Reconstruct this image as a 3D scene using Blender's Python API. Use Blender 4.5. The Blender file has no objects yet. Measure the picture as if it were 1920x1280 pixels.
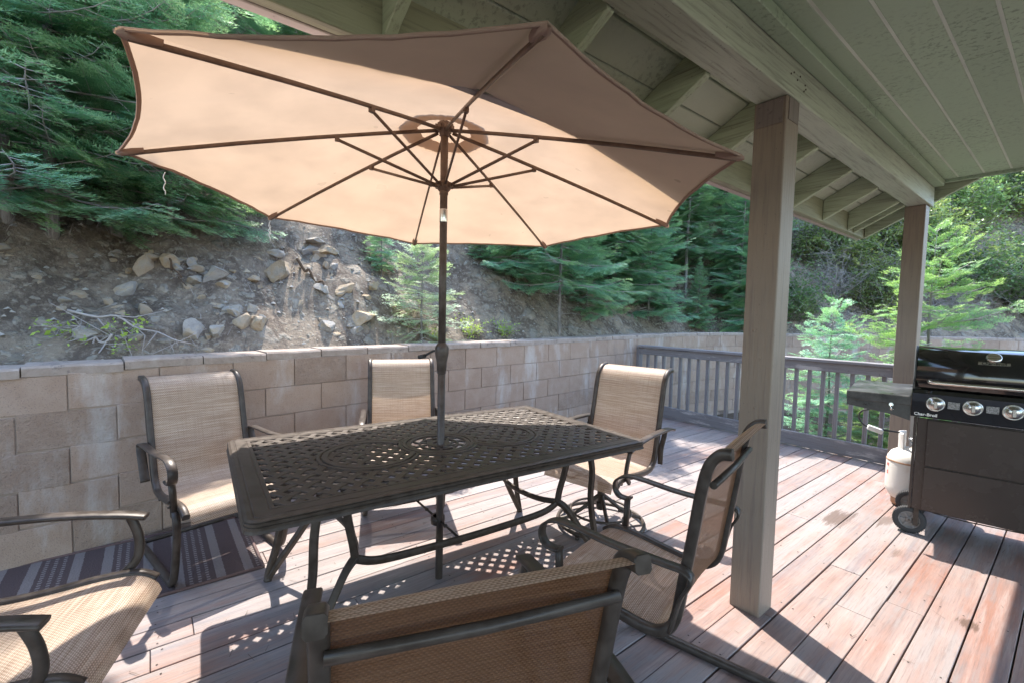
import bpy, math, random
import numpy as np
from mathutils import Vector, Matrix, noise
random.seed(7); rng = np.random.default_rng(7)
C = bpy.context.scene.collection
PI = math.pi
def R(a): return math.radians(a)

# ------------------------------------------------------------------ helpers
def tag(o, label=None, cat=None, group=None, kind=None):
    if label: o['label'] = label
    if cat: o['category'] = cat
    if group: o['group'] = group
    if kind: o['kind'] = kind
    return o
def thing(name, label, cat, loc=(0, 0, 0), rz=0, group=None):
    o = bpy.data.objects.new(name, None); C.objects.link(o)
    o.empty_display_size = .1
    o.location = loc; o.rotation_euler = (0, 0, rz)
    return tag(o, label, cat, group)

class MB:
    """collects quads/tris; build() links them as one mesh object"""
    def __init__(s): s.v = []; s.f = []; s.uv = []; s.mi = []; s.sm = []; s.m = 0
    def face(s, idx, uv=None, smooth=False):
        s.f.append(tuple(idx)); s.uv.append(uv); s.mi.append(s.m); s.sm.append(smooth)
    def box(s, c, d, M=None, rz=0):
        b = len(s.v); hx, hy, hz = d[0] / 2, d[1] / 2, d[2] / 2
        if M is None: M = Matrix.Rotation(rz, 3, 'Z')
        c = Vector(c)
        for x, y, z in ((-hx, -hy, -hz), (hx, -hy, -hz), (hx, hy, -hz), (-hx, hy, -hz), (-hx, -hy, hz), (hx, -hy, hz), (hx, hy, hz), (-hx, hy, hz)):
            s.v.append(c + M @ Vector((x, y, z)))
        for q in ((0, 3, 2, 1), (4, 5, 6, 7), (0, 1, 5, 4), (1, 2, 6, 5), (2, 3, 7, 6), (3, 0, 4, 7)):
            s.face([b + i for i in q])
    def mm(s, x0, x1, y0, y1, z0, z1): s.box(((x0 + x1) / 2, (y0 + y1) / 2, (z0 + z1) / 2), (x1 - x0, y1 - y0, z1 - z0))
    def prism(s, poly, axis, a, b):
        """poly: 2-D outline; extruded along axis from a to b"""
        k = len(s.v); n = len(poly)
        for t in (a, b):
            for p, q in poly:
                s.v.append(Vector({'x': (t, p, q), 'y': (p, t, q), 'z': (p, q, t)}[axis]))
        s.face([k + i for i in range(n)][::-1]); s.face([k + n + i for i in range(n)])
        for i in range(n):
            j = (i + 1) % n; s.face((k + i, k + j, k + n + j, k + n + i))
    def sweep(s, pts, prof, closed=False, side=None, smooth=True, scale=None, caps=True):
        """sweep a closed 2-D profile (side, up) along pts. side: fixed side vector (else parallel transport)"""
        pts = [Vector(p) for p in pts]; n = len(pts); m = len(prof); b = len(s.v)
        S = Vector(side).normalized() if side is not None else None
        prev = None
        for i, p in enumerate(pts):
            if closed: t = pts[(i + 1) % n] - pts[i - 1]
            else: t = pts[min(i + 1, n - 1)] - pts[max(i - 1, 0)]
            t.normalize()
            if S is not None: a = (S - t * S.dot(t))
            elif prev is None:
                a = Vector((0, 0, 1)).cross(t)
                if a.length < .05: a = Vector((1, 0, 0)) - t * t.x
            else: a = prev - t * prev.dot(t)
            a.normalize(); prev = a; u = t.cross(a)
            k = scale[i] if scale else 1
            for (x, y) in prof: s.v.append(p + (a * x + u * y) * k)
        for i in range(n if closed else n - 1):
            j = (i + 1) % n
            for q in range(m):
                r = (q + 1) % m
                s.face((b + i * m + q, b + i * m + r, b + j * m + r, b + j * m + q), None, smooth)
        if caps and not closed:
            s.face([b + q for q in range(m)][::-1]); s.face([b + (n - 1) * m + q for q in range(m)])
    def tube(s, pts, r, n=10, **k): s.sweep(pts, [(math.cos(2 * PI * i / n) * r, math.sin(2 * PI * i / n) * r) for i in range(n)], **k)
    def bar(s, pts, w, t, side, **k):
        c = min(w, t) * .28
        s.sweep(pts, [(-w/2+c, -t/2), (w/2-c, -t/2), (w/2, -t/2+c), (w/2, t/2-c), (w/2-c, t/2), (-w/2+c, t/2), (-w/2, t/2-c), (-w/2, -t/2+c)], side=side, **k)
    def lathe(s, prof, c=(0, 0, 0), n=24, M=None, smooth=True):
        """prof: [(r,z)]"""
        b = len(s.v); c = Vector(c); M = M or Matrix.Identity(3); m = len(prof)
        for i in range(n):
            a = 2 * PI * i / n
            for r, z in prof: s.v.append(c + M @ Vector((r * math.cos(a), r * math.sin(a), z)))
        for i in range(n):
            j = (i + 1) % n
            for q in range(m - 1): s.face((b + i*m+q, b + j*m+q, b + j*m+q+1, b + i*m+q+1), None, smooth)
    def grid(s, rows, uvs=None, smooth=True):
        b = len(s.v); n = len(rows[0])
        for r in rows: s.v += [Vector(p) for p in r]
        for i in range(len(rows) - 1):
            for j in range(n - 1):
                u = [uvs[i][j], uvs[i][j+1], uvs[i+1][j+1], uvs[i+1][j]] if uvs else None
                s.face((b+i*n+j, b+i*n+j+1, b+(i+1)*n+j+1, b+(i+1)*n+j), u, smooth)
    def build(s, name, mats, parent=None, bevel=0, seg=1):
        me = bpy.data.meshes.new(name); me.from_pydata(s.v, [], s.f)
        me.polygons.foreach_set('use_smooth', s.sm)
        if not isinstance(mats, (list, tuple)): mats = [mats]
        for m in mats: me.materials.append(m)
        if len(mats) > 1: me.polygons.foreach_set('material_index', s.mi)
        if any(u is not None for u in s.uv):
            L = me.uv_layers.new(name='UVMap'); k = 0; buf = []
            for f, u in zip(s.f, s.uv):
                for i in range(len(f)): buf += list(u[i]) if u else [0, 0]
            L.data.foreach_set('uv', buf)
        me.update()
        o = bpy.data.objects.new(name, me); C.objects.link(o)
        if parent: o.parent = parent
        if bevel:
            b = o.modifiers.new('bevel', 'BEVEL'); b.width = bevel; b.segments = seg; b.limit_method = 'ANGLE'; b.angle_limit = R(40)
            b.harden_normals = False
        return o
def spl(P, n=6, closed=False):
    P = [Vector(p) for p in P]; out = []; N = len(P)
    for i in range(N if closed else N - 1):
        if closed: a, b, c, d = P[i-1], P[i], P[(i+1) % N], P[(i+2) % N]
        else: a, b, c, d = P[max(i-1, 0)], P[i], P[i+1], P[min(i+2, N-1)]
        for k in range(n):
            t = k / n
            out.append(.5 * ((2*b) + (c-a)*t + (2*a-5*b+4*c-d)*t*t + (3*b-a-3*c+d)*t**3))
    if not closed: out.append(P[-1])
    return out
def xz(P, y): return [(x, y, z) for x, z in P]

# ------------------------------------------------------------------ materials
class NT:
    def __init__(s, name):
        s.m = bpy.data.materials.new(name); s.m.use_nodes = True; s.t = s.m.node_tree; s.t.nodes.clear()
        s.out = s.t.nodes.new('ShaderNodeOutputMaterial')
    def n(s, typ, **k):
        nd = s.t.nodes.new('ShaderNode' + typ)
        for a, v in k.items():
            if a in nd.inputs.keys() or a.replace('_', ' ') in nd.inputs.keys():
                i = nd.inputs[a if a in nd.inputs.keys() else a.replace('_', ' ')]
                if hasattr(v, 'links'): s.t.links.new(v, i)
                else: i.default_value = v
            else: setattr(nd, a, v)
        return nd
    def l(s, a, b): s.t.links.new(a, b)
    def coord(s, kind='Object', scale=(1, 1, 1)):
        t = s.n('TexCoord'); m = s.n('Mapping'); m.inputs['Scale'].default_value = scale
        s.l(t.outputs[kind], m.inputs['Vector']); return m.outputs[0]
    def noise(s, vec, scale, detail=4, rough=.55):
        nd = s.n('TexNoise'); nd.inputs['Scale'].default_value = scale; nd.inputs['Detail'].default_value = detail
        nd.inputs['Roughness'].default_value = rough; s.l(vec, nd.inputs['Vector']); return nd.outputs['Fac']
    def ramp(s, fac, stops, interp='LINEAR'):
        r = s.n('ValToRGB'); cr = r.color_ramp; cr.interpolation = interp
        while len(cr.elements) < len(stops): cr.elements.new(.5)
        for e, (p, c) in zip(cr.elements, stops):
            e.position = p; e.color = (c, c, c, 1) if isinstance(c, (int, float)) else (*c, 1)
        s.l(fac, r.inputs[0]); return r.outputs[0]
    def mix(s, fac, a, b, mode='MIX'):
        m = s.n('Mix', data_type='RGBA', blend_type=mode)
        for i, v in ((0, fac), (6, a), (7, b)):
            if hasattr(v, 'links'): s.l(v, m.inputs[i])
            else: m.inputs[i].default_value = v if i == 0 else ((*v, 1) if len(v) == 3 else v)
        return m.outputs[2]
    def math(s, op, a, b=None, c=None, clamp=False):
        m = s.n('Math', operation=op, use_clamp=clamp)
        for i, v in enumerate((a, b, c)):
            if v is None: continue
            if hasattr(v, 'links'): s.l(v, m.inputs[i])
            else: m.inputs[i].default_value = v
        return m.outputs[0]
    def bump(s, h, strength=.3, dist=.01):
        b = s.n('Bump'); b.inputs['Strength'].default_value = strength; b.inputs['Distance'].default_value = dist
        s.l(h, b.inputs['Height']); return b.outputs[0]
    def bsdf(s, color, rough=.6, metal=0, normal=None, spec=.5, coat=0):
        p = s.n('BsdfPrincipled')
        for k, v in (('Base Color', color), ('Roughness', rough), ('Metallic', metal), ('Specular IOR Level', spec), ('Coat Weight', coat)):
            if hasattr(v, 'links'): s.l(v, p.inputs[k])
            else: p.inputs[k].default_value = (*v, 1) if isinstance(v, tuple) and len(v) == 3 else v
        if normal is not None: s.l(normal, p.inputs['Normal'])
        s.l(p.outputs[0], s.out.inputs[0]); return p

def painted_wood(name, col, dark, axis, rough=.62, grain=.5, wear=None):
    t = NT(name); sc = {'x': (1.2, 26, 26), 'y': (26, 1.2, 26), 'z': (26, 26, 1.2)}[axis]
    g = t.noise(t.coord('Object', sc), 3, 5, .6); big = t.noise(t.coord(), 2.3, 3)
    c = t.mix(t.ramp(big, [(.3, 0), (.7, 1)]), col, tuple(v * .82 for v in col))
    c = t.mix(t.ramp(g, [(.50, 0), (.72, .75)]), c, dark)
    sp = t.noise(t.coord(), 70, 2, .5); c = t.mix(t.ramp(sp, [(.70, 0), (.74, .55)]), c, tuple(v * .45 for v in dark))
    if wear: c = t.mix(t.ramp(t.noise(t.coord('Object', tuple(v * .12 + .6 for v in sc)), 3.5, 6, .7), [(.56, 0), (.66, .8)]), c, wear)
    t.bsdf(c, rough, normal=t.bump(g, grain, .006)); return t.m

def metal_paint(name, col, rough=.38):
    t = NT(name); n = t.noise(t.coord(), 25, 4); f = t.noise(t.coord(), 260, 2)
    c = t.mix(t.ramp(n, [(.35, 0), (.7, 1)]), col, tuple(min(1, v * 1.5 + .012) for v in col))
    r = t.ramp(n, [(.3, rough - .08), (.75, rough + .14)])
    t.bsdf(c, r, .1, t.bump(f, .12, .001), spec=.28); return t.m

M = {}
M['post'] = painted_wood('post_paint', (.245, .195, .155), (.15, .115, .10), 'z', .5, .55)
M['bracket'] = painted_wood('bracket_paint', (.20, .165, .155), (.10, .08, .075), 'z', .35, .1)
M['beam'] = painted_wood('beam_paint', (.43, .485, .39), (.15, .15, .125), 'y', .55, .7)
M['rafter'] = painted_wood('rafter_paint', (.40, .47, .34), (.14, .145, .11), 'x', .6, .5)
M['fascia'] = painted_wood('fascia_paint', (.26, .27, .18), (.13, .12, .09), 'y', .6, .5)
M['trim'] = painted_wood('trim_paint', (.42, .37, .35), (.32, .28, .26), 'y', .6, .4)
M['rail'] = painted_wood('rail_paint', (.205, .19, .20), (.12, .10, .10), 'x', .6, .5, (.42, .38, .37))
M['baluster'] = painted_wood('baluster_paint', (.205, .19, .20), (.12, .10, .10), 'z', .6, .5)
def board_paint(name, col, axis):
    t = NT(name); sc = {'y': (30, 1.5, 30), 'x': (1.5, 30, 30)}[axis]
    isl = t.n('NewGeometry').outputs['Random Per Island']
    g = t.noise(t.coord('Object', sc), 3, 5, .6)
    c = t.mix(t.ramp(isl, [(0, 0), (1, 1)]), col, tuple(v * .80 for v in col))
    mott = t.noise(t.coord(), 42, 6, .72); patch = t.noise(t.coord(), 1.6, 3)
    mm = t.math('MULTIPLY', t.ramp(mott, [(.52, 0), (.60, .9)]), t.ramp(patch, [(.42, .05), (.62, 1)]))
    c = t.mix(mm, c, tuple(v * .50 for v in col))
    t.bsdf(c, .6, normal=t.bump(t.mix(.4, g, mott), .5, .004)); return t.m
M['ceiling'] = board_paint('ceiling_paint', (.42, .55, .40), 'y')
M['decking'] = board_paint('roof_board_paint', (.56, .65, .52), 'y')
M['seam'] = painted_wood('seam_caulk', (.64, .72, .62), (.45, .5, .44), 'y', .6, .2)
M['shingle'] = painted_wood('shingle', (.12, .11, .10), (.07, .06, .06), 'y', .9, .8)

# weathered red deck stain
t = NT('deck_stain'); isl = t.n('NewGeometry').outputs['Random Per Island']
co = t.coord('Object', (1, 1, 1)); st = t.coord('Object', (14, .8, 14)); fine = t.coord('Object', (55, 2.2, 55))
off = t.n('VectorMath', operation='ADD'); t.l(st, off.inputs[0]); cb = t.n('CombineXYZ'); t.l(t.math('MULTIPLY', isl, 90), cb.inputs[1]); t.l(cb.outputs[0], off.inputs[1])
off2 = t.n('VectorMath', operation='ADD'); t.l(fine, off2.inputs[0]); t.l(cb.outputs[0], off2.inputs[1])
streak = t.noise(off.outputs[0], 2.2, 7, .68); grain = t.noise(off2.outputs[0], 2.0, 6, .7); patch = t.noise(co, 1.15, 5, .62); blot = t.noise(co, 5.5, 5, .65)
wear = t.noise(off.outputs[0], 1.1, 6, .7)
sx = t.n('SeparateXYZ'); t.l(co, sx.inputs[0]); xr = t.ramp(t.math('MULTIPLY_ADD', sx.outputs[0], .35, 1.0), [(.15, 0), (.9, 1)])
c = t.mix(t.ramp(isl, [(0, 0), (1, 1)]), (.265, .228, .218), (.195, .165, .16))
red = t.math('ADD', t.math('MULTIPLY', streak, .55), t.math('MULTIPLY', patch, .55)); red = t.math('ADD', red, t.math('MULTIPLY', xr, .11)); red = t.math('ADD', red, t.math('MULTIPLY_ADD', isl, .10, -.05))
c = t.mix(t.ramp(red, [(.555, 0), (.70, .85)]), c, (.25, .118, .082))
c = t.mix(t.ramp(wear, [(.46, 0), (.66, .7)]), c, (.335, .30, .285))
c = t.mix(t.ramp(t.noise(off.outputs[0], .8, 5, .7), [(.56, 0), (.68, .6)]), c, (.17, .155, .17))
c = t.mix(t.ramp(grain, [(.50, 0), (.68, .55)]), c, (.13, .09, .08))
c = t.mix(t.ramp(t.noise(co, 3.1, 6, .75), [(.66, 0), (.72, .75)]), c, (.10, .06, .045))
c = t.mix(t.ramp(t.noise(co, 16, 4, .7), [(.69, 0), (.73, .7)]), c, (.09, .065, .055))
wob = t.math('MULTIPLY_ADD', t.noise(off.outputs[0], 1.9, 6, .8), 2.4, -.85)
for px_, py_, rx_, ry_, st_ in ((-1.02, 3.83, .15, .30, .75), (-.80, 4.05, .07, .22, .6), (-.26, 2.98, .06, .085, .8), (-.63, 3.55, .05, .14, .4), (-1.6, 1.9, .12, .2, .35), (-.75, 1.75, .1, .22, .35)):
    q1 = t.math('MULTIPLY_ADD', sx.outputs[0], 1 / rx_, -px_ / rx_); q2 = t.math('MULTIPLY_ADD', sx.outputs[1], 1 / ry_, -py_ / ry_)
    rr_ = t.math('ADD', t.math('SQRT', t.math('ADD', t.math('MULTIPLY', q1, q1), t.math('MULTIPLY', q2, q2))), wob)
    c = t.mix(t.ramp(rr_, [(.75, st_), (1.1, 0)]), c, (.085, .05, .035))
t.bsdf(c, t.ramp(blot, [(.3, .55), (.8, .8)]), normal=t.bump(t.mix(.5, grain, streak), .55, .005), spec=.35); M['deck'] = t.m
t = NT('deck_underside'); t.bsdf((.05, .035, .03), .9); M['under'] = t.m

# concrete block
t = NT('concrete_block'); isl = t.n('NewGeometry').outputs['Random Per Island']; co = t.coord()
fine = t.noise(co, 150, 3, .7); med = t.noise(co, 9, 5, .6); rough_f = t.noise(co, 32, 6, .75)
c = t.mix(t.ramp(isl, [(0, 0), (.5, .5), (1, 1)]), (.36, .26, .20), (.305, .22, .17))
c = t.mix(t.ramp(med, [(.4, 0), (.65, .6)]), c, (.39, .30, .24))
c = t.mix(t.ramp(fine, [(.56, 0), (.68, .6)]), c, (.13, .10, .08))
stain = t.noise(t.coord('Object', (1, 1.0, .32)), 3.0, 6, .68)
c = t.mix(t.ramp(stain, [(.53, 0), (.68, .7)]), c, (.49, .45, .42))
c = t.mix(t.ramp(t.noise(t.coord('Object', (1, 1, .5)), 1.5, 5, .7), [(.60, 0), (.7, .5)]), c, (.22, .17, .14))
split = t.ramp(isl, [(.76, 0), (.78, .7)]); h = t.math('ADD', t.math('ADD', t.math('MULTIPLY', fine, .35), t.math('MULTIPLY', med, .8)), t.math('MULTIPLY', t.math('MULTIPLY', rough_f, split), 2.2))
t.bsdf(c, .9, normal=t.bump(h, 1.0, .012), spec=.2); M['block'] = t.m
t = NT('mortar'); n = t.noise(t.coord(), 30, 5); c = t.mix(n, (.30, .225, .18), (.40, .33, .285)); c = t.mix(t.ramp(t.noise(t.coord(), 2.2, 4), [(.55, 0), (.6, .8)]), c, (.12, .09, .08))
t.bsdf(c, .95, normal=t.bump(n, .6, .004), spec=.1); M['mortar'] = t.m
t = NT('cap_concrete'); n = t.noise(t.coord(), 14, 7, .7); c = t.mix(t.ramp(n, [(.35, 0), (.7, 1)]), (.27, .215, .18), (.37, .315, .275))
c = t.mix(t.ramp(t.noise(t.coord('Object', (1, 1, 2)), 6, 6, .75), [(.58, 0), (.64, .75)]), c, (.13, .11, .10))
t.bsdf(c, .9, normal=t.bump(n, .7, .012), spec=.2); M['cap'] = t.m

# hillside soil
t = NT('hillside_soil'); co = t.coord(); a = t.noise(co, .55, 5, .6); b = t.noise(co, 3.2, 7, .72); d = t.noise(co, 24, 6, .75)
c = t.mix(t.ramp(a, [(.38, 0), (.58, 1)]), (.46, .37, .275), (.29, .235, .185))
c = t.mix(t.ramp(b, [(.42, 0), (.56, .85)]), c, (.125, .097, .08))
c = t.mix(t.ramp(d, [(.50, 0), (.70, .7)]), c, (.52, .44, .35))
dn = t.n('TexNoise'); dn.inputs['Scale'].default_value = 5; dn.inputs['Detail'].default_value = 4; t.l(co, dn.inputs['Vector'])
dv = t.n('VectorMath', operation='MULTIPLY_ADD'); t.l(dn.outputs['Color'], dv.inputs[0]); dv.inputs[1].default_value = (.22, .22, .22); t.l(co, dv.inputs[2])
hh = t.math('ADD', t.math('MULTIPLY', b, 1.3), t.math('MULTIPLY', d, .7))
for sc_, thr, kk in ((3.2, .60, 1.7), (8.5, .50, .8), (21, .42, .35)):
    vo = t.n('TexVoronoi', feature='F1'); vo.inputs['Scale'].default_value = sc_; t.l(dv.outputs[0], vo.inputs['Vector'])
    rc = t.n('SeparateColor'); t.l(vo.outputs['Color'], rc.inputs[0])
    pm = t.math('MULTIPLY', t.ramp(vo.outputs['Distance'], [(.30, 1), (.40, 0)]), t.ramp(rc.outputs[0], [(thr, 0), (thr + .02, 1)]))
    c = t.mix(t.math('MULTIPLY', pm, .8), c, t.mix(rc.outputs[1], t.mix(d, (.36, .315, .255), (.25, .22, .18)), (.46, .41, .345)))
    hh = t.math('ADD', hh, t.math('MULTIPLY', t.math('MULTIPLY', pm, t.ramp(vo.outputs['Distance'], [(0, 1), (.4, 0)])), kk))
t.bsdf(c, .95, normal=t.bump(hh, 1, .07), spec=.15); M['soil'] = t.m
t = NT('forest_soil'); n = t.noise(t.coord(), 7, 6, .7); t.bsdf(t.mix(n, (.06, .045, .032), (.16, .12, .085)), .95, normal=t.bump(n, 1, .05), spec=.1); M['forest'] = t.m
def rock(name, a, b, d):
    t = NT(name); co = t.coord(); n = t.noise(co, 5, 7, .7); f = t.noise(co, 40, 4, .7)
    oi = t.n('ObjectInfo').outputs['Random']
    c = t.mix(t.ramp(n, [(.38, 0), (.62, 1)]), a, b); c = t.mix(t.ramp(t.noise(co, 2.6, 4), [(.52, 0), (.62, .85)]), c, d)
    c = t.mix(t.math('MULTIPLY', oi, .45), c, (.42, .37, .31)); c = t.mix(t.ramp(f, [(.56, 0), (.7, .55)]), c, (.13, .11, .09))
    t.bsdf(c, .88, normal=t.bump(t.mix(.5, n, f), .8, .03), spec=.25); return t.m
M['rock_tan'] = rock('tan_rock', (.45, .33, .205), (.54, .42, .29), (.42, .37, .31))
M['rock_grey'] = rock('grey_rock', (.33, .315, .30), (.46, .43, .39), (.44, .36, .26))

def foliage(name, c1, c2, c3, trans=.35, rough=.5):
    t = NT(name); isl = t.n('NewGeometry').outputs['Random Per Island']; oi = t.n('ObjectInfo').outputs['Random']
    big = t.noise(t.coord(), 1.7, 3)
    c = t.mix(isl, c1, c2); c = t.mix(t.ramp(big, [(.48, 0), (.68, .75)]), c, c3)
    hs = t.n('HueSaturation'); t.l(c, hs.inputs['Color']); t.l(t.math('MULTIPLY_ADD', oi, .03, .485), hs.inputs['Hue']); t.l(t.math('MULTIPLY_ADD', oi, .5, .78), hs.inputs['Value'])
    p = t.n('BsdfPrincipled'); t.l(hs.outputs[0], p.inputs['Base Color']); p.inputs['Roughness'].default_value = rough; p.inputs['Specular IOR Level'].default_value = .4
    tr = t.n('BsdfTranslucent'); tc = t.mix(.5, hs.outputs[0], (.30, .42, .08)); t.l(tc, tr.inputs[0])
    ms = t.n('MixShader'); ms.inputs[0].default_value = trans; t.l(p.outputs[0], ms.inputs[1]); t.l(tr.outputs[0], ms.inputs[2]); t.l(ms.outputs[0], t.out.inputs[0]); return t.m
M['fir_tip'] = foliage('fir_new_growth', (.32, .58, .35), (.42, .66, .40), (.48, .66, .28), .44)
M['fir'] = foliage('fir_needles', (.13, .345, .235), (.21, .45, .285), (.27, .47, .20), .46)
M['fir_light_tip'] = foliage('young_fir_new_growth', (.34, .52, .20), (.42, .58, .24), (.44, .56, .18), .4)
M['fir_light'] = foliage('young_fir_needles', (.15, .32, .13), (.24, .42, .16), (.30, .44, .13), .4)
M['fir_pale_tip'] = foliage('pale_fir_new_growth', (.52, .66, .42), (.58, .70, .44), (.60, .68, .36), .35)
M['fir_pale'] = foliage('pale_fir_needles', (.34, .48, .34), (.46, .58, .40), (.50, .58, .34), .35)
M['leaf'] = foliage('shrub_leaf', (.17, .28, .09), (.30, .40, .18), (.38, .38, .10), .4, .35)
M['leaf_dark'] = foliage('scrub_leaf', (.08, .16, .07), (.14, .24, .10), (.20, .26, .08), .35, .4)
M['weed'] = foliage('weed_leaf', (.35, .50, .08), (.50, .62, .14), (.42, .55, .08), .45, .4)
t = NT('bark'); n = t.noise(t.coord('Object', (9, 9, 2)), 3, 6, .7); t.bsdf(t.mix(t.ramp(n, [(.35, 0), (.65, 1)]), (.13, .11, .10), (.34, .32, .30)), .9, normal=t.bump(n, .8, .02), spec=.2); M['bark'] = t.m
t = NT('dead_twig'); n = t.noise(t.coord(), 8, 3); t.bsdf(t.mix(n, (.30, .26, .24), (.48, .44, .42)), .9, spec=.2); M['twig'] = t.m

# furniture
M['bronze'] = metal_paint('bronze_powder_coat', (.060, .048, .040), .36)
M['frame'] = metal_paint('dark_brown_frame', (.042, .032, .026), .38)
M['table'] = metal_paint('cast_aluminium_brown', (.046, .034, .026), .46)
M['pole'] = metal_paint('umbrella_pole_brown', (.13, .085, .06), .42)
M['poledark'] = metal_paint('umbrella_pole_dark', (.055, .043, .037), .40)
t = NT('bare_metal'); t.bsdf((.50, .49, .47), .24, 1.0); M['chrome'] = t.m
t = NT('brushed_steel'); n = t.noise(t.coord('Object', (2, 60, 60)), 3, 3); t.bsdf((.62, .58, .54), t.ramp(n, [(.3, .18), (.7, .34)]), 1.0); M['steel'] = t.m
t = NT('black_rubber'); t.bsdf((.03, .03, .032), .75); M['rubber'] = t.m
t = NT('grey_plastic'); n = t.noise(t.coord(), 30, 3); t.bsdf(t.mix(n, (.13, .12, .12), (.19, .18, .175)), .6); M['wheel'] = t.m
t = NT('grill_gloss_black'); n = t.noise(t.coord(), 14, 6, .7); t.bsdf((.010, .010, .011), t.ramp(n, [(.3, .07), (.7, .16)]), 0, spec=.6, coat=.4); M['gloss'] = t.m
t = NT('grill_black_dusty'); n = t.noise(t.coord(), 9, 7, .75); c = t.mix(t.ramp(n, [(.40, 0), (.75, .5)]), (.022, .023, .024), (.15, .155, .15)); t.bsdf(c, t.ramp(n, [(.3, .2), (.7, .6)]), 0); M['dusty'] = t.m
t = NT('grill_door'); n = t.noise(t.coord(), 6, 5, .6); t.bsdf((.046, .034, .029), t.ramp(n, [(.3, .22), (.7, .32)]), 0, spec=.4); M['door'] = t.m
t = NT('decal_grey'); n = t.noise(t.coord('Object', (60, 60, 160)), 4, 3, .8); t.bsdf(t.ramp(n, [(.47, (.03, .03, .03)), (.53, (.42, .42, .42))]), .5); M['decal'] = t.m
t = NT('letter_white'); t.bsdf((.78, .77, .75), .4); M['letter'] = t.m
t = NT('letter_red'); t.bsdf((.6, .05, .04), .5); M['red'] = t.m
t = NT('tank_paint'); n = t.noise(t.coord(), 12, 6, .7); zc = t.n('SeparateXYZ'); t.l(t.coord(), zc.inputs[0])
c = t.mix(t.ramp(n, [(.5, 0), (.75, .5)]), (.70, .67, .62), (.50, .40, .31)); t.bsdf(c, .42); M['tank'] = t.m
t = NT('tank_rust'); n = t.noise(t.coord(), 40, 4); t.bsdf(t.mix(n, (.30, .12, .05), (.50, .36, .25)), .8); M['rust'] = t.m
t = NT('white_plastic'); t.bsdf((.72, .70, .67), .4); M['white'] = t.m

# sling cloth, uv in metres (u across, v along)
def sling(name, a, b, lt, trans):
    t = NT(name); uv = t.n('TexCoord').outputs['UV']; sp = t.n('SeparateXYZ'); t.l(uv, sp.inputs[0])
    u, v = sp.outputs[0], sp.outputs[1]
    w = lambda x, per, ph=0: t.math('MULTIPLY_ADD', t.math('SINE', t.math('MULTIPLY_ADD', x, 2 * PI / per, ph)), .5, .5)
    row = t.math('FLOOR', t.math('MULTIPLY', v, 1 / .0058)); alt = t.math('MULTIPLY', t.math('MODULO', row, 2), PI)
    su = t.math('MULTIPLY_ADD', t.math('SINE', t.math('ADD', t.math('MULTIPLY', u, 2 * PI / .0098), alt)), .5, .5)
    wv = t.math('MULTIPLY', su, w(v, .0058, 0))
    mp = t.n('Mapping'); mp.inputs['Scale'].default_value = (4, 160, 1); t.l(uv, mp.inputs[0]); stv = t.noise(mp.outputs[0], 1.0, 4, .7)
    mp2 = t.n('Mapping'); mp2.inputs['Scale'].default_value = (160, 4, 1); t.l(uv, mp2.inputs[0]); stu = t.noise(mp2.outputs[0], 1.0, 3, .7)
    c = t.mix(t.ramp(wv, [(.15, 0), (.6, 1)]), b, a); c = t.mix(t.ramp(stv, [(.42, 0), (.62, .6)]), c, lt); c = t.mix(t.ramp(stu, [(.5, 0), (.68, .35)]), c, b)
    bp = t.bump(wv, .35, .0015)
    rev = t.n('NewGeometry').outputs['Backfacing']; c = t.mix(rev, c, t.mix(1.0, c, (.20, .135, .10), 'MULTIPLY'))   # shade of the chair backs, painted into the reverse of the cloth
    p = t.n('BsdfPrincipled'); t.l(c, p.inputs['Base Color']); p.inputs['Roughness'].default_value = .5; p.inputs['Specular IOR Level'].default_value = .45; t.l(bp, p.inputs['Normal'])
    tr = t.n('BsdfTranslucent'); t.l(t.mix(.30, c, (.95, .50, .18)), tr.inputs[0])
    ms = t.n('MixShader'); ms.inputs[0].default_value = trans; t.l(p.outputs[0], ms.inputs[1]); t.l(tr.outputs[0], ms.inputs[2])
    tp = t.n('BsdfTransparent'); m2 = t.n('MixShader'); t.l(t.ramp(wv, [(.02, .22), (.07, .0)]), m2.inputs[0]); t.l(ms.outputs[0], m2.inputs[1]); t.l(tp.outputs[0], m2.inputs[2])
    t.l(m2.outputs[0], t.out.inputs[0]); return t.m
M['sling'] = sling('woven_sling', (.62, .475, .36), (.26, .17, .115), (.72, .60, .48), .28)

def cloth(name, col, trans, tcol):
    t = NT(name); n = t.noise(t.coord(), 2.0, 4); f = t.noise(t.coord(), 350, 2)
    c = t.mix(t.ramp(n, [(.4, 0), (.65, 1)]), col, tuple(v * .9 for v in col))
    sp = t.noise(t.coord(), 9, 2, .4); c = t.mix(t.ramp(sp, [(.735, 0), (.75, .5)]), c, tuple(v * .4 for v in col))
    p = t.n('BsdfPrincipled'); t.l(c, p.inputs['Base Color']); p.inputs['Roughness'].default_value = .85; t.l(t.bump(f, .15, .001), p.inputs['Normal']); p.inputs['Specular IOR Level'].default_value = .15
    tr = t.n('BsdfTranslucent'); sv_ = t.noise(t.coord('Object', (1, 1, 3)), 3.2, 6, .65); t.l(t.mix(t.ramp(sv_, [(.38, 0), (.68, 1)]), tcol, tuple(v * .80 for v in tcol)), tr.inputs[0])
    ms = t.n('MixShader'); ms.inputs[0].default_value = trans; t.l(p.outputs[0], ms.inputs[1]); t.l(tr.outputs[0], ms.inputs[2]); t.l(ms.outputs[0], t.out.inputs[0]); return t.m
M['canopy'] = cloth('canopy_cloth', (.74, .60, .51), .42, (.50, .35, .23))
M['hem'] = cloth('canopy_hem', (.33, .24, .20), .25, (.5, .32, .2))
t = NT('string'); t.bsdf((.75, .72, .66), .8); M['string'] = t.m

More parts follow.
